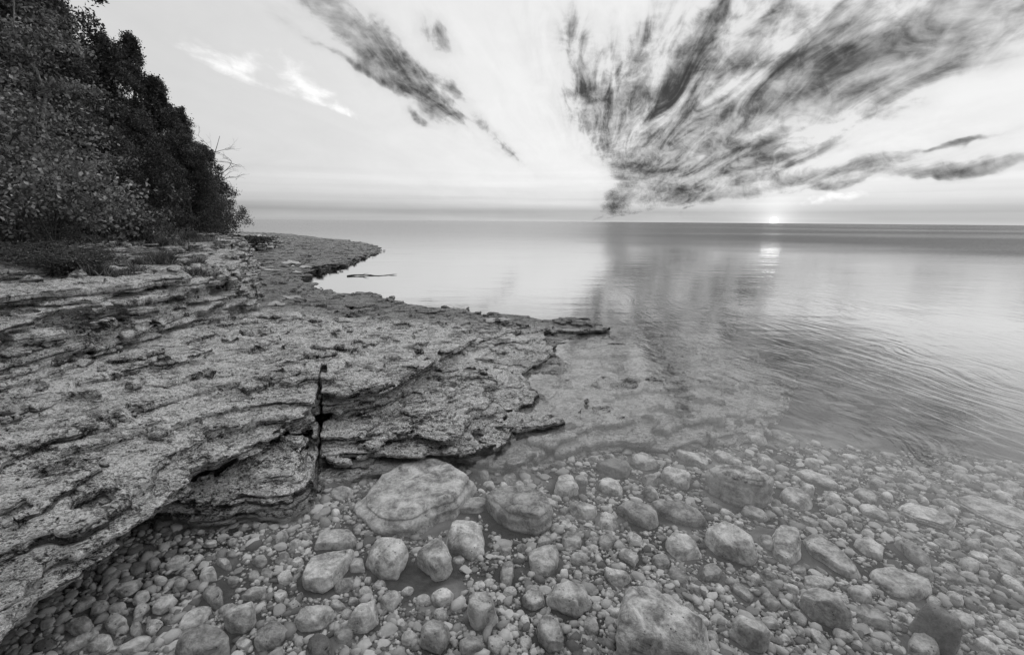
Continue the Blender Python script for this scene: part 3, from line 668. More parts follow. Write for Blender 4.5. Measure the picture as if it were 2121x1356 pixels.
# outline in the photograph, thickness / width, height of the top (None: rests on the bed), material, label
big = [
 (Z5([(415,390),(500,300),(640,200),(760,150),(1000,150),(1060,210),(1140,275),(1100,340),(1030,470),(900,510),(760,590),(640,600),(520,570),(440,490)]), .34, -.006, 'D', 'large pale flat-topped boulder just under the ledge, biggest stone in the water', 3),
 (Z5([(1200,330),(1250,300),(1330,300),(1480,310),(1560,360),(1615,480),(1600,540),(1500,610),(1400,580),(1300,500),(1240,420)]), .50, -.004, 'D', 'rounded layered boulder with a split edge, right of the large pale boulder', 3),
 (Z5([(1040,460),(1130,375),(1180,375),(1240,440),(1140,500)]), .3, None, 'W', 'small flat stone wedged between the two biggest boulders', 0),
 (Z5([(955,600),(1000,510),(1100,500),(1200,600),(1190,720),(1140,755),(990,680)]), .45, None, 'W', 'rounded pitted stone just below the gap between the two biggest boulders', 0),
 (Z5([(765,710),(850,630),(930,630),(1000,780),(960,860),(900,870),(840,800)]), .40, -.03, 'W', 'smooth wedge-shaped stone narrowing downward, below the large pale boulder', 0),
 (Z5([(465,740),(540,640),(680,630),(720,720),(660,850),(560,850)]), .5, -.01, 'D', 'pale rough knobbly stone breaking the surface below the large pale boulder', 0),
 (Z5([(75,820),(130,730),(390,700),(340,850),(210,960),(90,920)]), .4, -.03, 'W', 'big smooth egg-shaped slab of stone left of the pale knobbly stone', 0),
 (Z5([(130,680),(160,600),(350,555),(425,600),(390,690),(200,700)]), .25, None, 'W', 'low mottled stone with a bright patch, above the smooth egg-shaped slab', 0),
 (Z5([(10,1160),(60,1040),(190,1030),(300,1090),(230,1180),(30,1190)]), .4, None, 'W', 'low stone with a hollow worn in its top, below the egg-shaped slab', 2),
 (Z5([(360,1120),(430,1040),(520,1030),(585,1090),(470,1190),(370,1180)]), .45, -.05, 'W', 'heart-shaped pitted stone right of the hollow-topped stone', 0),
 (Z5([(100,1260),(180,1205),(250,1270),(260,1380),(150,1380)]), .5, None, 'K', 'dark curved cobble at the bottom edge below the hollow-topped stone', 0),
 (Z5([(800,1230),(860,1120),(970,1130),(985,1200),(930,1330),(820,1270)]), .5, -.04, 'W', 'angular pitted stone below the rippled silt patch', 2),
 (Z5([(1095,1040),(1130,970),(1230,970),(1285,1060),(1270,1150),(1150,1160),(1110,1110)]), .6, -.02, 'W', 'blocky cube-like stone with a knob beside the rippled silt patch', 0),
 (Z5([(1425,1030),(1510,905),(1590,1020),(1500,1070)]), .5, None, 'W', 'small triangular stone with a sharp top, left of the broad angular stone', 0),
 (Z5([(1585,930),(1700,900),(1830,910),(1870,1000),(1770,1110),(1680,1070),(1600,1010)]), .35, -.05, 'W', 'broad angular shield-shaped stone above the square dry slab', 0),
 (Z5([(1515,1090),(1640,1080),(1660,1180),(1690,1290),(1600,1310),(1540,1230)]), .5, -.05, 'W', 'craggy upright stone directly left of the square dry slab', 2),
 (Z6([(225,1000),(330,985),(420,1030),(520,1060),(600,1150),(625,1330),(170,1330),(205,1130)]), .38, .11, 'D', 'square-edged dry slab standing out of the water at the bottom edge', 0),
 (Z6([(605,400),(650,370),(750,390),(830,390),(925,490),(900,520),(800,520),(720,500),(640,450)]), .42, .012, 'D', 'layered rock with a split shelf breaking the water farthest from shore', 4),
 (Z6([(340,550),(420,530),(560,560),(635,640),(580,680),(480,650),(400,600)]), .3, None, 'W', 'long mottled stone lying aslant below the layered rock farther out', 2),
 (Z6([(610,690),(700,640),(790,670),(845,800),(820,825),(690,790),(630,760)]), .4, -.05, 'W', 'smooth five-sided stone with a thick dark front edge, well right of centre', 0),
 (Z6([(920,640),(990,620),(1050,680),(1060,800),(990,840),(930,800)]), .4, None, 'W', 'pale upright oval stone right of the smooth five-sided stone', 2),
 (Z6([(1070,700),(1110,680),(1250,770),(1370,900),(1350,930),(1200,860),(1110,790)]), .3, None, 'W', 'long flat slab slanting down right beside the pale upright oval stone', 2),
 (Z6([(1390,900),(1450,860),(1650,890),(1720,950),(1600,1010),(1420,980)]), .22, None, 'W', 'wide smooth flat stone at right end of the long slanting slab', 0),
 (Z6([(1060,1000),(1100,950),(1200,970),(1310,1090),(1280,1130),(1120,1070)]), .4, -.04, 'W', 'long pitted stone with a row of dark holes, far right of the square dry slab', 0),
 (Z6([(1580,1060),(1620,1050),(1740,1090),(1830,1160),(1800,1210),(1680,1150)]), .30, -.03, 'K', 'dark angular stone just above the rounded one near the bottom right', 2),
 (Z6([(1570,1200),(1620,1160),(1700,1190),(1740,1260),(1640,1300),(1580,1290)]), .4, None, 'W', 'plain rounded stone at the bottom edge below the dark angular stone', 0),
 (Z6([(1770,530),(1860,500),(2121,570),(2300,640),(2200,720),(1950,640),(1850,580)]), .12, None, 'W', 'broad low ribbed shelf of rock under water by the right edge', 3),
 (Z6([(1490,580),(1560,540),(1700,570),(1830,640),(1780,690),(1640,650)]), .2, None, 'W', 'ribbed flat slab under water left of the low ribbed shelf', 3),
 (Z6([(700,1120),(740,1085),(860,1100),(910,1190),(880,1230),(780,1200)]), .45, -.03, 'W', 'dome-topped double stone immediately right of the square dry slab', 2),
 (Z3([(320,1190),(400,1145),(480,1180),(450,1240),(370,1240)]), .5, None, 'W', 'plump rounded cobble nearest the bottom left corner shadow', 0),
 (Z3([(890,1300),(920,1230),(1060,1200),(1150,1270),(1140,1400),(900,1400)]), .5, -.02, 'W', 'broad smooth domed stone at the bottom edge, left of centre', 0),
 (Z3([(1130,1160),(1150,1100),(1260,1085),(1300,1110),(1290,1180),(1230,1220),(1160,1200)]), .5, -.03, 'W', 'square-cornered speckled stone above right of the broad domed stone', 0),
 (Z3([(1270,1240),(1380,1170),(1455,1240),(1390,1310),(1300,1320)]), .4, None, 'W', 'lozenge-shaped stone right of the broad domed stone', 0),
]
mid = [Z5(q) for q in [
 [(360,810),(400,740),(450,720),(470,830),(400,850)], ell(335,920,70,48,-25), ell(390,1020,35,32), ell(1335,850,50,90,8), [(1480,720),(1530,670),(1620,680),(1690,760),(1640,850),(1560,870),(1490,820)],
 [(1630,340),(1680,210),(1720,220),(1780,340),(1700,380)], [(1725,440),(1780,390),(1900,420),(1925,470),(1830,510),(1750,490)], ell(1960,530,75,58,-20), ell(1110,1290,90,68), [(1215,1220),(1300,1210),(1330,1300),(1270,1350),(1220,1300)],
 [(1890,150),(1990,120),(2110,150),(2110,230),(1970,240),(1920,200)], [(1890,280),(1970,250),(2090,300),(2040,370),(1930,330)], ell(1860,1170,50,70), ell(1040,765,38,28), ell(1740,640,60,72), ell(1780,760,60,42), ell(1950,640,55,45), ell(1360,260,45,32),
 ell(550,920,45,30), ell(290,1040,60,25,20), ell(480,895,28,25), ell(1690,850,30,35), ell(1800,270,45,35), ell(1460,1270,45,50), ell(1370,1190,45,35), ell(1830,830,30,30), ell(1890,1060,40,35), ell(1120,960,25,28), ell(700,1170,28,28), ell(330,1220,55,70), ell(1570,640,60,30,-15), ell(1360,960,50,40)]]
mid += [Z6(q) for q in [
 [(240,330),(300,310),(390,350),(300,400)], [(380,390),(440,365),(540,400),(530,470),(450,460)], [(450,300),(520,285),(620,360),(600,385),(500,330)], [(620,300),(650,280),(790,350),(770,380),(700,365)], ell(340,440,38,32),
 [(180,560),(240,520),(330,540),(395,650),(360,670),(240,620)], [(415,740),(450,700),(560,720),(590,800),(450,830)], [(935,490),(1000,470),(1100,500),(1120,580),(1040,590)], [(750,580),(800,555),(930,600),(880,640)],
 [(1300,730),(1370,700),(1450,770),(1440,820),(1370,800)], [(1070,910),(1130,895),(1200,930),(1170,970),(1080,960)], [(1310,1040),(1370,1020),(1470,1080),(1500,1150),(1400,1140),(1330,1100)], ell(390,830,45,42), [(560,880),(640,835),(690,860),(660,910),(600,920)],
 [(110,870),(150,850),(250,900),(230,940),(160,940)], [(180,790),(220,765),(300,820),(270,860)], [(720,950),(750,930),(850,1000),(820,1030)], [(850,1000),(890,975),(970,1020),(930,1070)], [(850,880),(890,865),(950,910),(930,935)],
 [(990,390),(1070,370),(1200,410),(1260,480),(1150,450)], [(1300,480),(1370,470),(1440,520),(1380,545)], [(1310,550),(1400,545),(1500,610),(1460,630),(1370,600)], [(760,210),(850,200),(900,260),(840,270)], [(870,180),(990,190),(1080,240),(1000,260)],
 [(1190,1150),(1260,1150),(1310,1200),(1260,1220)], [(1840,1080),(1900,1070),(1950,1120),(1900,1130)], [(2000,890),(2060,880),(2121,940),(2121,980),(2040,940)], [(1500,700),(1560,700),(1700,830),(1680,860),(1580,800)], [(1680,730),(1740,710),(1810,750),(1750,770)],
 [(215,710),(250,685),(320,740),(260,760)], [(990,1060),(1050,1070),(1110,1130),(1040,1130)], ell(620,1030,35,25), ell(1490,1030,35,28), ell(1050,870,50,25,10), ell(1690,1020,35,35), ell(130,740,35,40), ell(480,900,60,30,25), ell(900,740,60,30,40), ell(2050,1150,80,30,30), ell(1950,1230,90,32,40), ell(1860,900,60,25,30), ell(1250,1000,50,22,35),
 ell(1100,640,50,22,15), ell(1230,640,60,22,25), ell(1760,860,50,25,25), ell(1900,800,60,25,25), ell(2000,1010,60,25,25), ell(1150,1200,70,25,50), ell(1800,960,50,20,20), ell(700,600,40,18,20), ell(1420,430,50,18,15), ell(1560,470,60,18,15), ell(1300,330,50,16,15), ell(1480,310,50,14,15)]]
mid += [Z3(q) for q in [
 ell(580,1190,60,55), ell(510,1295,72,50,-10), [(300,1310),(400,1250),(470,1230),(420,1310),(340,1350)], ell(215,1310,60,38,-30), ell(685,1220,38,45), ell(775,1210,50,45,20), [(360,1130),(420,1050),(500,1025),(470,1090),(390,1130)], ell(500,1110,62,35,-25), ell(590,1110,45,42),
 [(560,1060),(590,1000),(700,965),(740,990),(650,1045)], [(480,1010),(530,950),(610,910),(620,940),(540,1000)], ell(520,915,38,28), ell(710,1060,50,38), [(660,1170),(690,1100),(745,1080),(755,1110),(700,1170)], [(760,1140),(790,1080),(850,1020),(910,1060),(860,1120),(790,1150)],
 [(860,1030),(900,950),(950,980),(930,1020)], ell(850,1170,45,30), [(900,1220),(930,1150),(1000,1090),(1070,1120),(1040,1180),(940,1230)], [(1020,1030),(1070,990),(1115,1000),(1125,1110),(1080,1110)], [(995,940),(1040,895),(1090,920),(1110,970),(1010,975)],
 [(1085,870),(1130,850),(1170,900),(1160,930)], [(550,1340),(620,1280),(750,1250),(770,1290),(690,1330)], ell(1230,1290,45,35), ell(950,950,40,28), ell(1280,950,30,32), ell(1350,940,35,25), ell(1175,975,35,20), ell(700,910,50,32,-40), ell(770,890,40,33), ell(900,880,70,33,-20), ell(810,975,35,33), ell(600,870,35,20),
 ell(1280,1040,80,30,-10), ell(1420,1050,35,40), ell(1440,960,40,42), [(1265,880),(1320,830),(1350,880),(1320,910)], ell(1300,700,28,20), ell(1200,745,32,14,-15), ell(1360,825,20,16), ell(240,1190,45,35,-40), ell(130,1270,50,30,-40), ell(440,990,35,25,-40), ell(300,1110,35,25,-40), ell(1060,790,40,22), ell(1500,880,40,25)]]
placed = []      # x, y, radius
marks = []       # landmark centres for the labels
def put_outline(pts, thick, ztop, seed):
    P = None; zref = -.1
    for _ in range(3):
        w = np.array([W(a, b, zref) for a, b in pts]); c = w.mean(0); ext = w - c
        wid = 2 * math.sqrt(max(1e-6, np.mean((ext ** 2).sum(1)))) * 1.1
        # foreshortened outlines of solid things include their height: take a little off the depth
        hgt = max(.02, thick * wid * .62); zb_ = float(bed(c[0], c[1]))
        zt = zb_ + hgt * .85 if ztop is None else ztop
        if ztop is not None: hgt = max(hgt, (zt - zb_) * 1.05)
        zref = zt - hgt * .3
    r0 = np.linalg.norm(c); u = c / r0; L = (ext @ u).max() - (ext @ u).min(); ct = r0 / EYE
    hgt = min(hgt, .50 * L / ct) if ztop is None else hgt
    zt = zb_ + hgt * .85 if ztop is None else ztop
    vis = min(hgt, zt - zb_) * .62
    k = max(.62, 1 - vis * ct / L)
    ext = (ext + np.outer((ext @ u) * (k - 1), u)) * 1.07
    return c, ext, hgt, zt, wid
for n_, (pts, thick, ztop, mt, lab, lay) in enumerate(big):
    c, ext, hgt, zt, wid = put_outline(pts, thick, ztop, n_)
    me = stone_mesh('boulder', {'D': M_DRY, 'W': M_WET, 'K': M_DARK}[mt], polyg=ext, size=(1, 1, hgt / 2), sub=5 if wid > .4 else 4, seed=100 + n_, rough=.07, layered=lay, flatk=.26, chop=(5, .84) if mt == 'D' else (10, .68))
    kindn = 'boulder' if wid > .3 else 'stone'
    obj(kindn, me, label=lab, cat='rock', loc=(c[0], c[1], zt - hgt / 2))
    placed.append((c[0], c[1], wid / 2)); marks.append((pts, lab))
LM = [(860, 1030, 'the large pale boulder'), (1080, 1055, 'the layered round boulder'), (900, 1150, 'the smooth wedge stone'), (680, 1175, 'the egg-shaped slab'), (1380, 1300, 'the square dry slab'), (1540, 1000, 'the layered outlying rock'),
      (1510, 1120, 'the smooth five-sided stone'), (1005, 1255, 'the blocky cube-like stone'), (1180, 1235, 'the shield-shaped stone'), (420, 1325, 'the broad domed stone'), (160, 1290, 'the corner shadow cobble'), (500, 1272, 'the speckled square-cornered stone'),
      (1700, 1250, 'the long pitted stone'), (1900, 1290, 'the dark angular stone'), (2000, 1050, 'the ribbed shelf'), (1740, 1150, 'the long slanting slab'), (600, 1000, 'the joint in the ledge'), (240, 1160, 'the overhanging slab edge')]
def direction(dx, dy):
    a = math.degrees(math.atan2(-dy, dx)) % 360
    return ['right of', 'above and right of', 'above', 'above and left of', 'left of', 'below and left of', 'below', 'below and right of'][int((a + 22.5) // 45) % 8]
pend = []
for n_, pts in enumerate(mid):
    c, ext, hgt, zt, wid = put_outline(pts, rnd.uniform(.38, .55), None, n_)
    me = stone_mesh('stone', M_DARK if rnd.random() < .05 else M_WET, polyg=ext, size=(1, 1, hgt / 2), sub=4 if wid > .16 else 3, seed=300 + n_, rough=.055, flatk=.30)
    o = obj('stone', me, loc=(c[0], c[1], zt - hgt / 2)); placed.append((c[0], c[1], wid / 2))
    q = np.array(pts); asp = np.linalg.svd((ext), compute_uv=False); asp = asp[0] / max(asp[1], 1e-6)
    pend.append((o, q.mean(0), wid, asp))
def project(x, y, z):
    v = np.array([x, y, z - EYE]); k = v @ FWD
    return CX + F * (v @ RC) / k, CY - F * (v @ UC) / k
# loose cobbles between the traced ones
tries = 0; extra = 0
while extra < 120 and tries < 6000:
    tries += 1
    a, b = rnd.uniform(60, 2110), rnd.uniform(930, 1350)
    w = W(a, b, -.18); s_ = rnd.choice([.03, .035, .04, .05, .06]) * (1 + .3 * max(0, w[1] - 2))
    if ground(*w) > -.4 + .2 or any(math.hypot(w[0] - x, w[1] - y) < r * .95 + s_ * .9 for x, y, r in placed): continue
    me = stone_mesh('stone', M_WET, size=(s_, s_ * rnd.uniform(.6, 1), s_ * rnd.uniform(.4, .6)), sub=3, seed=700 + tries, rough=.05)
    zb_ = float(bed(*w)); o = obj('stone', me, loc=(w[0], w[1], zb_ + s_ * .25)); o.rotation_euler = (0, 0, rnd.uniform(0, 6.28))
    placed.append((w[0], w[1], s_)); pend.append((o, np.array(project(w[0], w[1], zb_ + s_ * .3)), s_ * 2, 1.2)); extra += 1
seen = {}
ordw = ['', 'second ', 'third ', 'fourth ', 'fifth ', 'sixth ', 'seventh ', 'eighth ', 'ninth ', 'tenth ', 'eleventh ', 'twelfth ', 'thirteenth ', 'fourteenth ', 'fifteenth ']
rows = []
for o, q, wid, asp in pend:
    l = min(LM, key=lambda m: math.hypot(m[0] - q[0], m[1] - q[1])); dx, dy = q[0] - l[0], q[1] - l[1]
    sz = 'small' if wid < .09 else ('fist-sized' if wid < .14 else ('medium' if wid < .22 else 'large'))
    shp_ = 'elongated' if asp > 1.9 else ('oval' if asp > 1.35 else 'roundish')
    rows.append((math.hypot(dx, dy), f'{sz} {shp_} stone under water, ', f'{direction(dx, dy)} {l[2]}', o))
rows.sort(key=lambda r: r[0])
for d_, a, b, o in rows:
    k = seen.get(a + b, 0); seen[a + b] = k + 1
    o['label'] = a + (ordw[min(k, 14)] + 'nearest, ' if k else '') + b; o['category'] = 'stone'; o['group'] = 'stones lying on the lake bed'
# the smaller cobbles that fill the gaps, past what could be counted
def cobbles(n):
    v, f = ICO[3]; VV = []; FF = []; off = 0; r = np.random.default_rng(33); c_ = 0; tr_ = 0
    while c_ < n and tr_ < 40000:
        tr_ += 1
        a, b = r.uniform(20, 2150), r.uniform(890, 1400); w = W(a, b, -.13)
        s = r.choice([.018, .022, .027, .033]) * (1 + .3 * max(0, w[1] - 2))
        if 790 < a < 970 and 1180 < b < 1270: continue
        if any((w[0] - x) ** 2 + (w[1] - y) ** 2 < (q * .9 + s * .8) ** 2 for x, y, q in placed): continue
        p = v * (s * r.uniform(1.0, 1.6), s * r.uniform(.8, 1.2), s * r.uniform(.35, .55))
        for _ in range(7):
            nn = r.normal(size=3); nn /= np.linalg.norm(nn); m = (p @ nn).max() * r.uniform(.55, .85); p = p - np.clip(p @ nn - m, 0, None)[:, None] * nn * .9
        th = r.uniform(0, 6.28); c, sn = math.cos(th), math.sin(th)
        p = np.stack([p[:, 0] * c - p[:, 1] * sn, p[:, 0] * sn + p[:, 1] * c, p[:, 2]], 1) + (w[0], w[1], float(bed(w[0], w[1])) + s * .25)
        VV.append(p); FF.append(f + off); off += len(v); c_ += 1; placed.append((w[0], w[1], s))
    return np.concatenate(VV), np.concatenate(FF)
V, Fc = cobbles(1100)
obj('cobbles', mesh_np('cobbles', V, Fc, M_PEB), kind='stuff', label='angular little cobbles packed between the bigger stones under water')
# pebbles: nobody could count them
def pebbles(n):
    v, f = ICO[1]; VV = []; FF = []; off = 0; r = np.random.default_rng(21); grid = {}
    for x, y, rad in placed:
        for i in range(int((x - rad) // .25), int((x + rad) // .25) + 1):
            for j in range(int((y - rad) // .25), int((y + rad) // .25) + 1): grid.setdefault((i, j), []).append((x, y, rad))
    cnt = 0
    while cnt < n:
        a, b = r.uniform(-40, 2160), r.uniform(880, 1400)
        dens = .55
        dens = max(dens, math.exp(-((a - 640) / 190) ** 2 - ((b - 1100) / 90) ** 2))
        dens -= .9 * math.exp(-((a - 880) / 90) ** 2 - ((b - 1225) / 55) ** 2) + .8 * math.exp(-((a - 1050) / 160) ** 2 - ((b - 985) / 28) ** 2) + .7 * math.exp(-((a - 430) / 70) ** 2 - ((b - 1110) / 25) ** 2)
        dens += .25 * float(fbm2(np.float64(a / 60), np.float64(b / 40), 8, 2)) + (.3 if a > 1100 else 0)
        if a > 1450: dens *= .6
        if r.random() > dens: continue
        w = W(a, b, -.18)
        s = min(.04, .0085 * math.exp(r.normal() * .5)) * (1 + .22 * max(0, w[1] - 2.0)) * (1.25 if a < 420 and b > 1150 else 1)
        if any((w[0] - x) ** 2 + (w[1] - y) ** 2 < (rad * .85) ** 2 for x, y, rad in grid.get((int(w[0] // .25), int(w[1] // .25)), ())): continue
        k = np.array([s * r.uniform(.9, 1.5), s * r.uniform(.7, 1.0), s * r.uniform(.45, .8)])
        p = v * (1 + r.uniform(-.34, .26, (len(v), 1))) * k; th = r.uniform(0, 6.28); c, sn = math.cos(th), math.sin(th)
        p = np.stack([p[:, 0] * c - p[:, 1] * sn, p[:, 0] * sn + p[:, 1] * c, p[:, 2]], 1)
        p += (w[0], w[1], float(bed(w[0], w[1])) + s * .3)
        VV.append(p); FF.append(f + off); off += len(v); cnt += 1
    return np.concatenate(VV), np.concatenate(FF)
V, Fc = pebbles(24000)
obj('pebbles', mesh_np('pebbles', V, Fc, M_PEB), kind='stuff', label='small pale pebbles carpeting the shallow lake bed between the stones')

# ------------------------------------------------------------------ puddles in the hollows of the ledge
pud = [(548, 553, 17, 4), (603, 544, 24, 4), (600, 551, 18, 3), (572, 631, 22, 5), (600, 617, 26, 4), (640, 613, 18, 3), (710, 665, 34, 5), (1010, 665, 20, 5), (1045, 663, 14, 4), (1085, 755, 22, 7), (630, 553, 14, 3), (560, 560, 20, 2), (590, 563, 40, 3), (1000, 782, 16, 5)]
pl = ['narrow bright puddle, leftmost of those near the far cliff corner', 'long thin bright puddle farthest out on the ledge', 'short puddle just under the longest far puddle', 'bright slanting puddle below the cliff hollow', 'ragged puddle strip above the bright slanting one', 'small puddle at right end of the ragged puddle strip',
      'curved puddle under a dark lip in mid ledge', 'rounded white puddle close to the north water edge', 'small puddle nearest the water on the north edge', 'puddle on the low ledge beside the submerged shelf', 'tiny puddle right of the longest far puddle', 'faint film of water left of the far puddles', 'wide faint film of water below the far puddles', 'small pale puddle below the stepped scarp']
for (a, b, ra, rb), lb in zip(pud, pl):
    g = .3
    for _ in range(4): g = max(ground(*W(a, b, g)), .01)
    g = max(.005, float(np.median([ground(*W(a + i * ra * .5, b + j * rb * .5, g)) for i in (-1, 0, 1) for j in (-1, 0, 1)])))
    c = W(a, b, g); hs = []; pts = []
    for k in range(24):
        t = 2 * math.pi * k / 24; q = 1 + .3 * math.sin(3 * t + a) + .22 * math.sin(5 * t + b)
        pts.append(W(a + ra * .8 * math.cos(t) * q, b + rb * .8 * math.sin(t) * q, g))
    z = g + .020
    vv = np.array([(p[0], p[1], z) for p in pts] + [(c[0], c[1], z)]); ff = np.array([(k, (k + 23) % 24, 24) for k in range(24)])
    o = obj('puddle', mesh_np('puddle', vv, ff, M_PUD, False), kind='structure')

# ------------------------------------------------------------------ forest
M_CEDAR = mat_leaf('cedar_foliage', .035, .22); M_BROAD = mat_leaf('broad_leaves', .10, .50, .3); M_BRUSH = mat_leaf('shrub_leaves', .05, .28, .25)
M_GRASS = mat_leaf('dry_grass', .07, .34, .2); M_BARK = mat_bark('dark_bark', .03, .12); M_PALE = mat_bark('pale_bark', .18, .42); M_DEAD = mat_bark('dead_wood', .10, .3)
def tube(pts, rad, n=6):
    pts = np.array(pts, float); rad = np.array(rad, float); V = []; m = len(pts)
    for i in range(m):
        t = pts[min(i + 1, m - 1)] - pts[max(i - 1, 0)]; t /= np.linalg.norm(t) + 1e-9
        a = np.cross(t, (0.3, .9, .1)); a /= np.linalg.norm(a) + 1e-9; b = np.cross(t, a)
        for k in range(n):
            w = 2 * math.pi * k / n; V.append(pts[i] + rad[i] * (math.cos(w) * a + math.sin(w) * b))
    Fq = [(i * n + k, i * n + (k + 1) % n, (i + 1) * n + (k + 1) % n, (i + 1) * n + k) for i in range(m - 1) for k in range(n)]
    return np.array(V), np.array(Fq)
def join(parts):
    V = []; Fq = []; o = 0
    for v, f in parts: V.append(v); Fq.append(f + o); o += len(v)
    return np.concatenate(V), np.concatenate(Fq)
def leaves(C, size, r, aspect=.5, droop=0.0, out=None, fold=.0):
    """one rhombus leaf per centre; out = preferred outward direction"""
    n = len(C); ax = r.normal(size=(n, 3))
    if out is not None: ax = ax * .7 + out
    ax[:, 2] -= droop; ax /= np.linalg.norm(ax, axis=1)[:, None]
    nb = r.normal(size=(n, 3)) * .8 + (0, 0, .8); si = np.cross(ax, nb); si /= np.linalg.norm(si, axis=1)[:, None] + 1e-9
    s = size * r.uniform(.6, 1.3, n)[:, None]
    up = np.cross(si, ax) * s * .12
    V = np.stack([C - ax * s * .5, C + si * s * aspect * .5 + up - ax * s * .05, C + ax * s * .5, C - si * s * aspect * .5 + up - ax * s * .05], 1).reshape(-1, 3)
    return V, np.arange(4 * n).reshape(n, 4)
def cedar_mesh(seed, H, R, ncl, per, leaf, airy=0.0, base=.03, tip=.8):
    r = np.random.default_rng(seed); nb = ncl // 6
    h = base + (1 - base) * r.random(nb) ** .85; ang = r.uniform(0, 6.283, nb)
    prof = np.sin(np.clip(1 - h, 0, 1) ** tip * 1.45 + .06) * (.6 + .4 * np.clip(h / .18, 0, 1))
    lump = 1 + .34 * fbm2(np.cos(ang) * 1.6 + seed, np.sin(ang) * 1.6 + h * 5, seed, 3)
    rad = R * prof * lump * r.random(nb) ** (.28 if not airy else .5)
    B = np.stack([rad * np.cos(ang), rad * np.sin(ang), h * H], 1); lr = R * r.uniform(.16, .34, nb) * (1 - .4 * airy) * (.55 + .45 * prof)
    m = 12; dv = r.normal(size=(nb * m, 3)); dv /= np.linalg.norm(dv, axis=1)[:, None]
    C = np.repeat(B, m, 0) + dv * (np.repeat(lr, m) * r.uniform(.55, 1.0, nb * m))[:, None] * (1, 1, 1.25)
    per2 = per // 2; spr = np.repeat(lr, m) * .30
    P = np.repeat(C, per2, 0) + r.normal(size=(len(C) * per2, 3)) * np.repeat(spr, per2)[:, None]
    outd = P * (1, 1, 0); outd = outd / (np.linalg.norm(outd, axis=1)[:, None] + .05)
    P[:, 2] = np.maximum(P[:, 2], .03)
    crown = leaves(P, leaf, r, .5, -.25, outd * .6)
    k = 9; tr = [(r.normal() * .03 * H * q, r.normal() * .012 * H * q, H * q * .96) for q in np.linspace(0, 1, k)]
    parts = [tube([(0, 0, -.3)] + tr, [H * .018] + [H * .017 * (1 - q) + .006 for q in np.linspace(0, 1, k)], 8)]
    for c in C[r.choice(len(C), min(60, len(C)), replace=False)]:
        b = np.array([0, 0, c[2] * .86]); parts.append(tube([b, (b + c) / 2 + (0, 0, -.03), c], [.012, .009, .004], 4))
    return crown, join(parts)
cedars = [cedar_mesh(11, 4.2, 1.2, 600, 70, .060, tip=1.15), cedar_mesh(12, 4.6, 1.15, 600, 70, .060, tip=1.2), cedar_mesh(13, 3.2, 1.0, 480, 70, .058, tip=.6),
          cedar_mesh(14, 7.6, 1.5, 620, 60, .075, airy=.8, base=.3), cedar_mesh(15, 5.6, 1.2, 560, 60, .065, airy=.35)]
cm = [(mesh_np('crown', *c[0], M_CEDAR, False), mesh_np('trunk', *c[1], M_BARK)) for c in cedars]
def tree(kind, me, x, y, z, s, rz, lab, name='cedar_tree', cat='tree', grp='evergreen trees behind the cliff', ztw=1.0):
    t = obj(name, None, label=lab, cat=cat, group=grp, loc=(x, y, z)); t.rotation_euler = (0, 0, rz); t.scale = (s, s, s * ztw)
    obj('trunk', me[1], t); obj('crown', me[0], t); return t
GZ = 1.28
def tz(x, y): return max(ground(x, y), 1.0)
# pixel of the axis, distance, variant, height wanted, label
T = [(434, 16.5, 2, 3.1, 'rounded dense cedar at the far end of the tree line, nearest the horizon'), (402, 14.5, 0, 3.6, 'dark cedar second from the far end of the tree line'), (362, 13.0, 1, 4.1, 'cedar with a slightly leaning top, third from the far end'),
     (322, 12.6, 4, 4.9, 'tall airy cedar whose lacy top shows sky, middle of the tree line'), (282, 11.8, 4, 4.6, 'lacy-topped cedar next to the taller airy one, on its left'), (240, 11.6, 0, 4.2, 'broad dark cedar filling the dip between lacy tops and the tallest spire'),
     (170, 11.6, 3, 8.6, 'tallest airy tree with its bare trunk showing against the sky'), (185, 10.4, 1, 4.8, 'dense cedar in front of the tallest airy tree'), (110, 10.2, 0, 5.0, 'dense cedar behind the slim pale-trunked sapling'),
     (20, 9.6, 3, 7.6, 'tall dark tree at the top left corner of the wood'), (60, 9.4, 1, 5.6, 'dense cedar under the top left corner tree'), (-60, 8.4, 0, 5.6, 'cedar at the left edge of the wood, partly out of view'), (310, 10.9, 2, 2.6, 'low cedar skirting the foot of the lacy-topped trees'),
     (395, 12.6, 2, 2.5, 'low cedar in front of the dark one near the far end'), (250, 9.9, 2, 2.2, 'small bushy cedar before the tall dense ones'), (-200, 8.0, 1, 6.0, 'cedar farthest left beyond the edge of the view'), (180, 9.2, 2, 2.5, 'small bushy cedar beside the slim pale-trunked sapling'),
     (425, 13.8, 2, 2.0, 'lowest cedar tucked against the far end tree'), (-20, 12.5, 3, 8.5, 'tall airy tree behind the left edge cedars'), (110, 13.5, 4, 6.0, 'airy cedar behind, seen through the gap by the tallest tree')]
hh = [4.2, 4.6, 3.2, 7.6, 5.6]
for i, (p_, dd_, k, Hh, lab) in enumerate(T):
    x, y = D(p_, dd_); tree('c', cm[k], x, y, tz(x, y) - .15, Hh / hh[k], rnd.uniform(0, 6.28), lab)
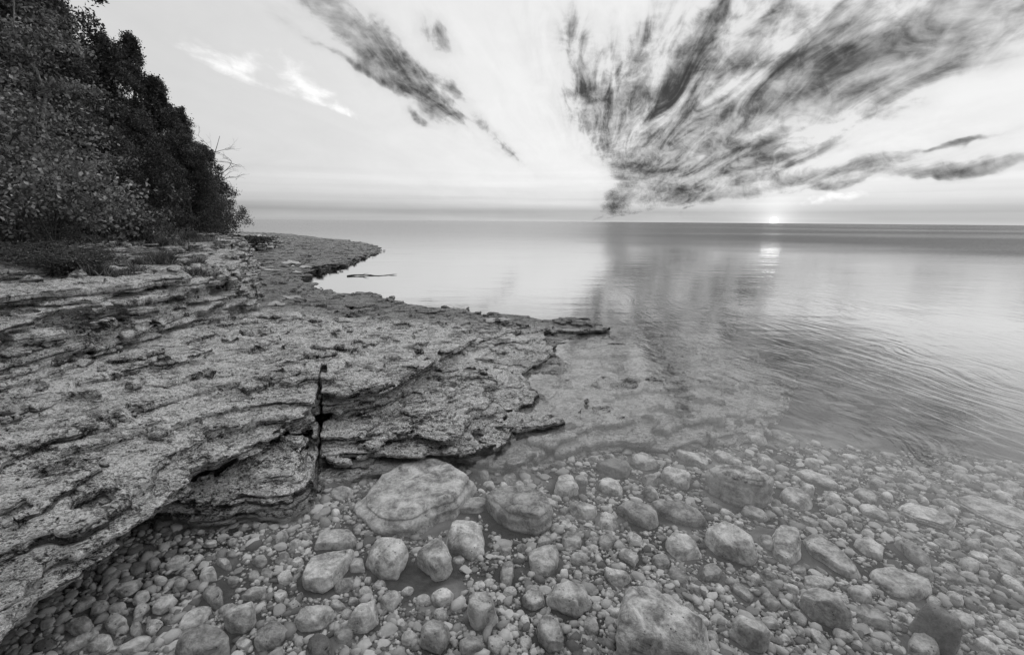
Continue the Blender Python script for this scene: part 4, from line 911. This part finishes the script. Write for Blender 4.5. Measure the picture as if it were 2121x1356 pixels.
# dense undergrowth and forest floor
gx, gy = np.meshgrid(np.linspace(-40, -4.2, 90), np.linspace(4.6, 34, 90)); 
edge_ok = sdist(TIER4 + BACK, gx, gy)
gz = np.where(edge_ok > -.1, 1.22 + .12 * np.clip(edge_ok, 0, 3) + .1 * fbm2(gx * .8, gy * .8, 3, 3), .2)
vid = np.arange(8100).reshape(90, 90); q = np.stack([vid[:-1, :-1], vid[:-1, 1:], vid[1:, 1:], vid[1:, :-1]], -1).reshape(-1, 4)
ok = (edge_ok.ravel()[q] > .25).all(1)
obj('forest_ground', mesh_np('forest_ground', np.stack([gx.ravel(), gy.ravel(), gz.ravel()], 1), q[ok], mat_soil()), kind='structure')
def under(n):
    r = np.random.default_rng(5); P = []
    while len(P) < n:
        p_ = r.uniform(-80, 468); dd_ = r.uniform(6.6, 15.5); x, y = D(p_, dd_)
        e = float(sdist(TIER4 + BACK, np.array([x]), np.array([y]))[0])
        if e < .25: continue
        hgt = min(.5, e * .4) * (.6 + .4 * float(fbm2(np.float64(x * 1.4), np.float64(y * 1.4), 4, 2)) + .3); 
        c = np.array([x, y, 1.27 + r.random() ** .6 * hgt]); P.append(c)
    return np.array(P), r
P_, r_ = under(1500)
P_ = np.repeat(P_, 30, 0) + r_.normal(size=(len(P_) * 30, 3)) * (.10, .10, .07)
obj('undergrowth', mesh_np('undergrowth', *leaves(P_, .055, r_, .6, 0), M_BRUSH, False), kind='stuff', label='low leafy undergrowth along the foot of the trees')
# broad-leaved shrubs and the slim sapling
def shrub(name, x, y, z, H, Rr, nst, nl, leaf, lab, seed, mat, cat='shrub', bare=.25, lean=(0, 0), grp=None, barkm=None, aspect=.75):
    r = np.random.default_rng(seed); parts = []; C = []
    for i in range(nst):
        a = r.uniform(0, 6.28); rr = Rr * r.uniform(.3, 1); hh_ = H * r.uniform(.6, 1)
        pts = [np.array([0, 0, -.1])]; n = 6
        for k in range(1, n + 1):
            q = k / n; pts.append(np.array([math.cos(a) * rr * q ** 1.3 + lean[0] * q, math.sin(a) * rr * q ** 1.3 + lean[1] * q, hh_ * q]) + r.normal(size=3) * .02 * H)
        parts.append(tube(pts, [.012 * H ** .5 * (1 - .8 * k / n) + .002 for k in range(n + 1)], 5))
        for k in range(2, n + 1):
            for _ in range(3):
                e = pts[k] + r.normal(size=3) * (Rr * .28, Rr * .28, H * .09); parts.append(tube([pts[k], (pts[k] + e) / 2 + r.normal(size=3) * .01, e], [.005, .004, .002], 4))
                if k / n > bare: C.append(e); C.append((pts[k] + e) / 2)
        if True: C.append(pts[-1])
    C = np.array(C); per = max(1, nl // len(C)); P = np.repeat(C, per, 0) + r.normal(size=(len(C) * per, 3)) * (Rr * .16, Rr * .16, H * .05)
    t = obj(name, None, label=lab, cat=cat, group=grp, loc=(x, y, z))
    obj('stems', mesh_np('stems', *join(parts), barkm or M_BARK), t); obj('foliage', mesh_np('foliage', *leaves(P, leaf, r, aspect, .2), mat, False), t)
    return t
def at_(p_, dd_, dz=0.0): x, y = D(p_, dd_); g = ground(x, y); return x, y, (g if g > -1 else 1.2) + dz
x, y, z = at_(95, 5.6); shrub('leafy_shrub', x, y, z, 1.15, .75, 12, 3800, .050, 'leafy shrub with bare forking stems on the cliff top, at the left', 1, M_BROAD, bare=.5)
x, y, z = at_(20, 6.4); shrub('leafy_shrub', x, y, z, 2.1, .95, 14, 7500, .055, 'pale-leaved young broadleaf at the left edge, taller than the shrub beside it', 2, M_BROAD, bare=.2)
x, y, z = at_(-60, 6.6); shrub('leafy_shrub', x, y, z, 2.6, 1.1, 14, 7500, .055, 'tall broad-leaved bush cut by the left edge of the view', 3, M_BROAD, bare=.2)
x, y, z = at_(215, 7.6); shrub('leafy_shrub', x, y, z, .7, .55, 10, 2200, .055, 'low pale-leaved bush at the foot of the small cedars', 4, M_BROAD, bare=.2)
x, y, z = at_(270, 8.2); shrub('leafy_shrub', x, y, z, .6, .5, 9, 1600, .05, 'small round shrub right of the low pale-leaved bush', 5, M_BRUSH, bare=.1)
x, y, z = at_(50, 8.0); shrub('leafy_shrub', x, y, z, 2.7, 1.0, 12, 6000, .06, 'mid-height broadleaf between the cedars and the left edge young tree', 6, M_BRUSH, bare=.2)
# sapling: slim pale trunk, layered sprays of leaves
def sapling(p_, dd_, H, lab):
    r = np.random.default_rng(77); x, y, z = at_(p_, dd_); t = obj('sapling_tree', None, label=lab, cat='tree', loc=(x, y, z))
    tr = [np.array([.06 * math.sin(q * 5) + .03 * r.normal(), .05 * r.normal(), H * q]) for q in np.linspace(0, 1, 10)]
    obj('trunk', mesh_np('trunk', *tube([(0, 0, -.2)] + tr, [.04] + [.036 * (1 - q) + .006 for q in np.linspace(0, 1, 10)], 8), M_PALE), t)
    parts = []; C = []
    for i in range(34):
        q = r.uniform(.22, 1); b = tr[0] * 0 + (0, 0, H * q); a = r.uniform(0, 6.28); L = 1.25 * (1.1 - q) * r.uniform(.5, 1) + .25
        e = b + (math.cos(a) * L, math.sin(a) * L, L * .15); m_ = (b + e) / 2 + (0, 0, L * .14); parts.append(tube([b, m_, e], [.012, .008, .003], 4))
        for s in np.linspace(.3, 1, 9): C.append(b + (e - b) * s + (0, 0, L * .2 * s * (1 - s)))
    C = np.array(C); P = np.repeat(C, 26, 0) + r.normal(size=(len(C) * 26, 3)) * (.13, .13, .045)
    obj('branches', mesh_np('branches', *join(parts), M_PALE), t)
    obj('foliage', mesh_np('foliage', *leaves(P, .055, r, .6, .1), M_BROAD, False), t)
sapling(132, 7.6, 4.0, 'slim sapling with a pale trunk and layered leaf sprays')
# tufts on the cliff
def tuft(p_, dd_, w, h, n, lab, seed, bl=.10, name='grass_tuft'):
    r = np.random.default_rng(seed); x, y, z = at_(p_, dd_, -.02)
    c = r.normal(size=(n, 2)) * (w * .45, w * .25); zz = np.array([max(ground(x + a, y + b), z - .15) - z for a, b in c])
    B = np.stack([c[:, 0], c[:, 1], zz], 1); L = h * r.uniform(.5, 1.2, n) * np.exp(-(c[:, 0] / w) ** 2)
    d = r.normal(size=(n, 3)) * (.45, .45, .1) + (0, 0, 1); d /= np.linalg.norm(d, axis=1)[:, None]
    s = np.cross(d, r.normal(size=(n, 3))); s /= np.linalg.norm(s, axis=1)[:, None]; s *= .004
    mid_ = B + d * L[:, None] * .6; tip_ = B + d * L[:, None] + (d * (1, 1, 0)) * L[:, None] * .35 - (0, 0, .0)
    V = np.stack([B - s, B + s, mid_ + s, mid_ - s, tip_], 1).reshape(-1, 3); k = np.arange(n)[:, None] * 5
    Fq = np.concatenate([k + [0, 1, 2, 3], k + [3, 2, 4, 4]])
    Fq = np.concatenate([np.concatenate([k + [0, 1, 2], k + [0, 2, 3], k + [3, 2, 4]])])
    obj(name, mesh_np(name, V, Fq, M_GRASS, False), label=lab, cat='grass tuft', group='grass tufts on the cliff', loc=(x, y, z))
x, y, z = at_(120, 4.8); shrub('low_shrub', x, y, z, .30, .42, 46, 5200, .022, 'low twiggy scrub on the cliff edge below the forking-stemmed shrub', 21, M_GRASS, bare=.1, aspect=.4)
x, y, z = at_(60, 5.0); shrub('low_shrub', x, y, z, .24, .34, 30, 2600, .022, 'smaller twiggy scrub on the cliff edge, left of the larger one', 22, M_GRASS, bare=.1, aspect=.4)
tuft(190, 4.9, .25, .14, 1500, 'low spreading tuft right of the twiggy scrub on the cliff edge', 2)
tuft(318, 6.2, .20, .20, 1400, 'dense dark tuft on the upper cliff steps, tallest of those near its middle', 3)
tuft(275, 6.1, .22, .11, 900, 'low dark tuft touching the dense tall tuft on its left', 4)
tuft(392, 6.9, .12, .14, 700, 'small tuft on the upper cliff steps nearer the corner', 5)
tuft(388, 5.6, .14, .12, 800, 'small tuft halfway down the cliff face under the corner tuft', 6)
tuft(330, 8.6, .5, .16, 1300, 'strip of thin grass at the foot of the lacy-topped trees', 7)
tuft(395, 10.2, .6, .18, 1300, 'strip of thin grass below the low cedars at the far end', 8)
tuft(60, 5.2, .3, .12, 1000, 'thin grass clump behind the smaller twiggy scrub', 9)
tuft(240, 5.4, .25, .10, 900, 'sparse trailing tuft over the cliff face, below the dark tufts', 10)
# low shrub on the outcrop
x, y = W(525, 500, .75); shrub('low_shrub', x, y, max(ground(x, y), .6) - .05, .35, .9, 12, 3500, .07, 'dark low shrub over the small outcrop beyond the cliff corner', 8, M_CEDAR, bare=0)
# dead bare branches leaning out beyond the last cedar
def dead():
    r = np.random.default_rng(31); x, y, z = at_(448, 17.0); t = obj('dead_tree', None, label='leafless dead tree whose twigs stick out past the far end cedars', cat='tree', loc=(x, y, z)); parts = []
    def grow(p, d, L, rad, lv):
        n = 4; pts = [p]; 
        for k in range(n): d = d + r.normal(size=3) * .12; d /= np.linalg.norm(d); pts.append(pts[-1] + d * L / n)
        parts.append(tube(pts, [rad * (1 - .6 * k / n) for k in range(n + 1)], 4))
        if lv: 
            for k in range(3 if lv > 1 else 4):
                b = pts[r.integers(1, n + 1)]; nd = d + r.normal(size=3) * .55; nd /= np.linalg.norm(nd); grow(b, nd, L * .55, rad * .5, lv - 1)
    grow(np.array([0, 0, 2.2]), np.array([.45, 0, .8]), 1.2, .022, 3); grow(np.array([.15, 0, 1.9]), np.array([.9, 0, .35]), 1.0, .018, 2); grow(np.array([.1, 0, 1.7]), np.array([.95, 0, .15]), .95, .015, 2)
    obj('branches', mesh_np('branches', *join(parts), M_DEAD), t)
    obj('trunk', mesh_np('trunk', *tube([(0, 0, -.3), (.05, 0, 1.2), (0, 0, 2.3)], [.07, .05, .03], 7), M_DEAD), t)
dead()
# driftwood branch afloat in the cove
p0, p1 = W(719, 571, .02), W(822, 568, .02)
pts = [(p0[0] + (p1[0] - p0[0]) * q, p0[1] + (p1[1] - p0[1]) * q + (.10 * math.sin(q * 7) + .05 * math.sin(q * 17)), .015 + .012 * math.sin(q * 7)) for q in np.linspace(0, 1, 12)]
dr = obj('driftwood', mesh_np('driftwood', *tube(pts, [.022 - .015 * q + .004 * math.sin(q * 30) for q in np.linspace(0, 1, 12)], 7), M_BARK), label='long thin dark driftwood branch afloat in the small cove', cat='driftwood')
obj('twig', mesh_np('twig', *tube([pts[3], (pts[3][0] + .1, pts[3][1], .06), (pts[3][0] + .22, pts[3][1], .08)], [.01, .007, .003], 5), M_BARK), dr)
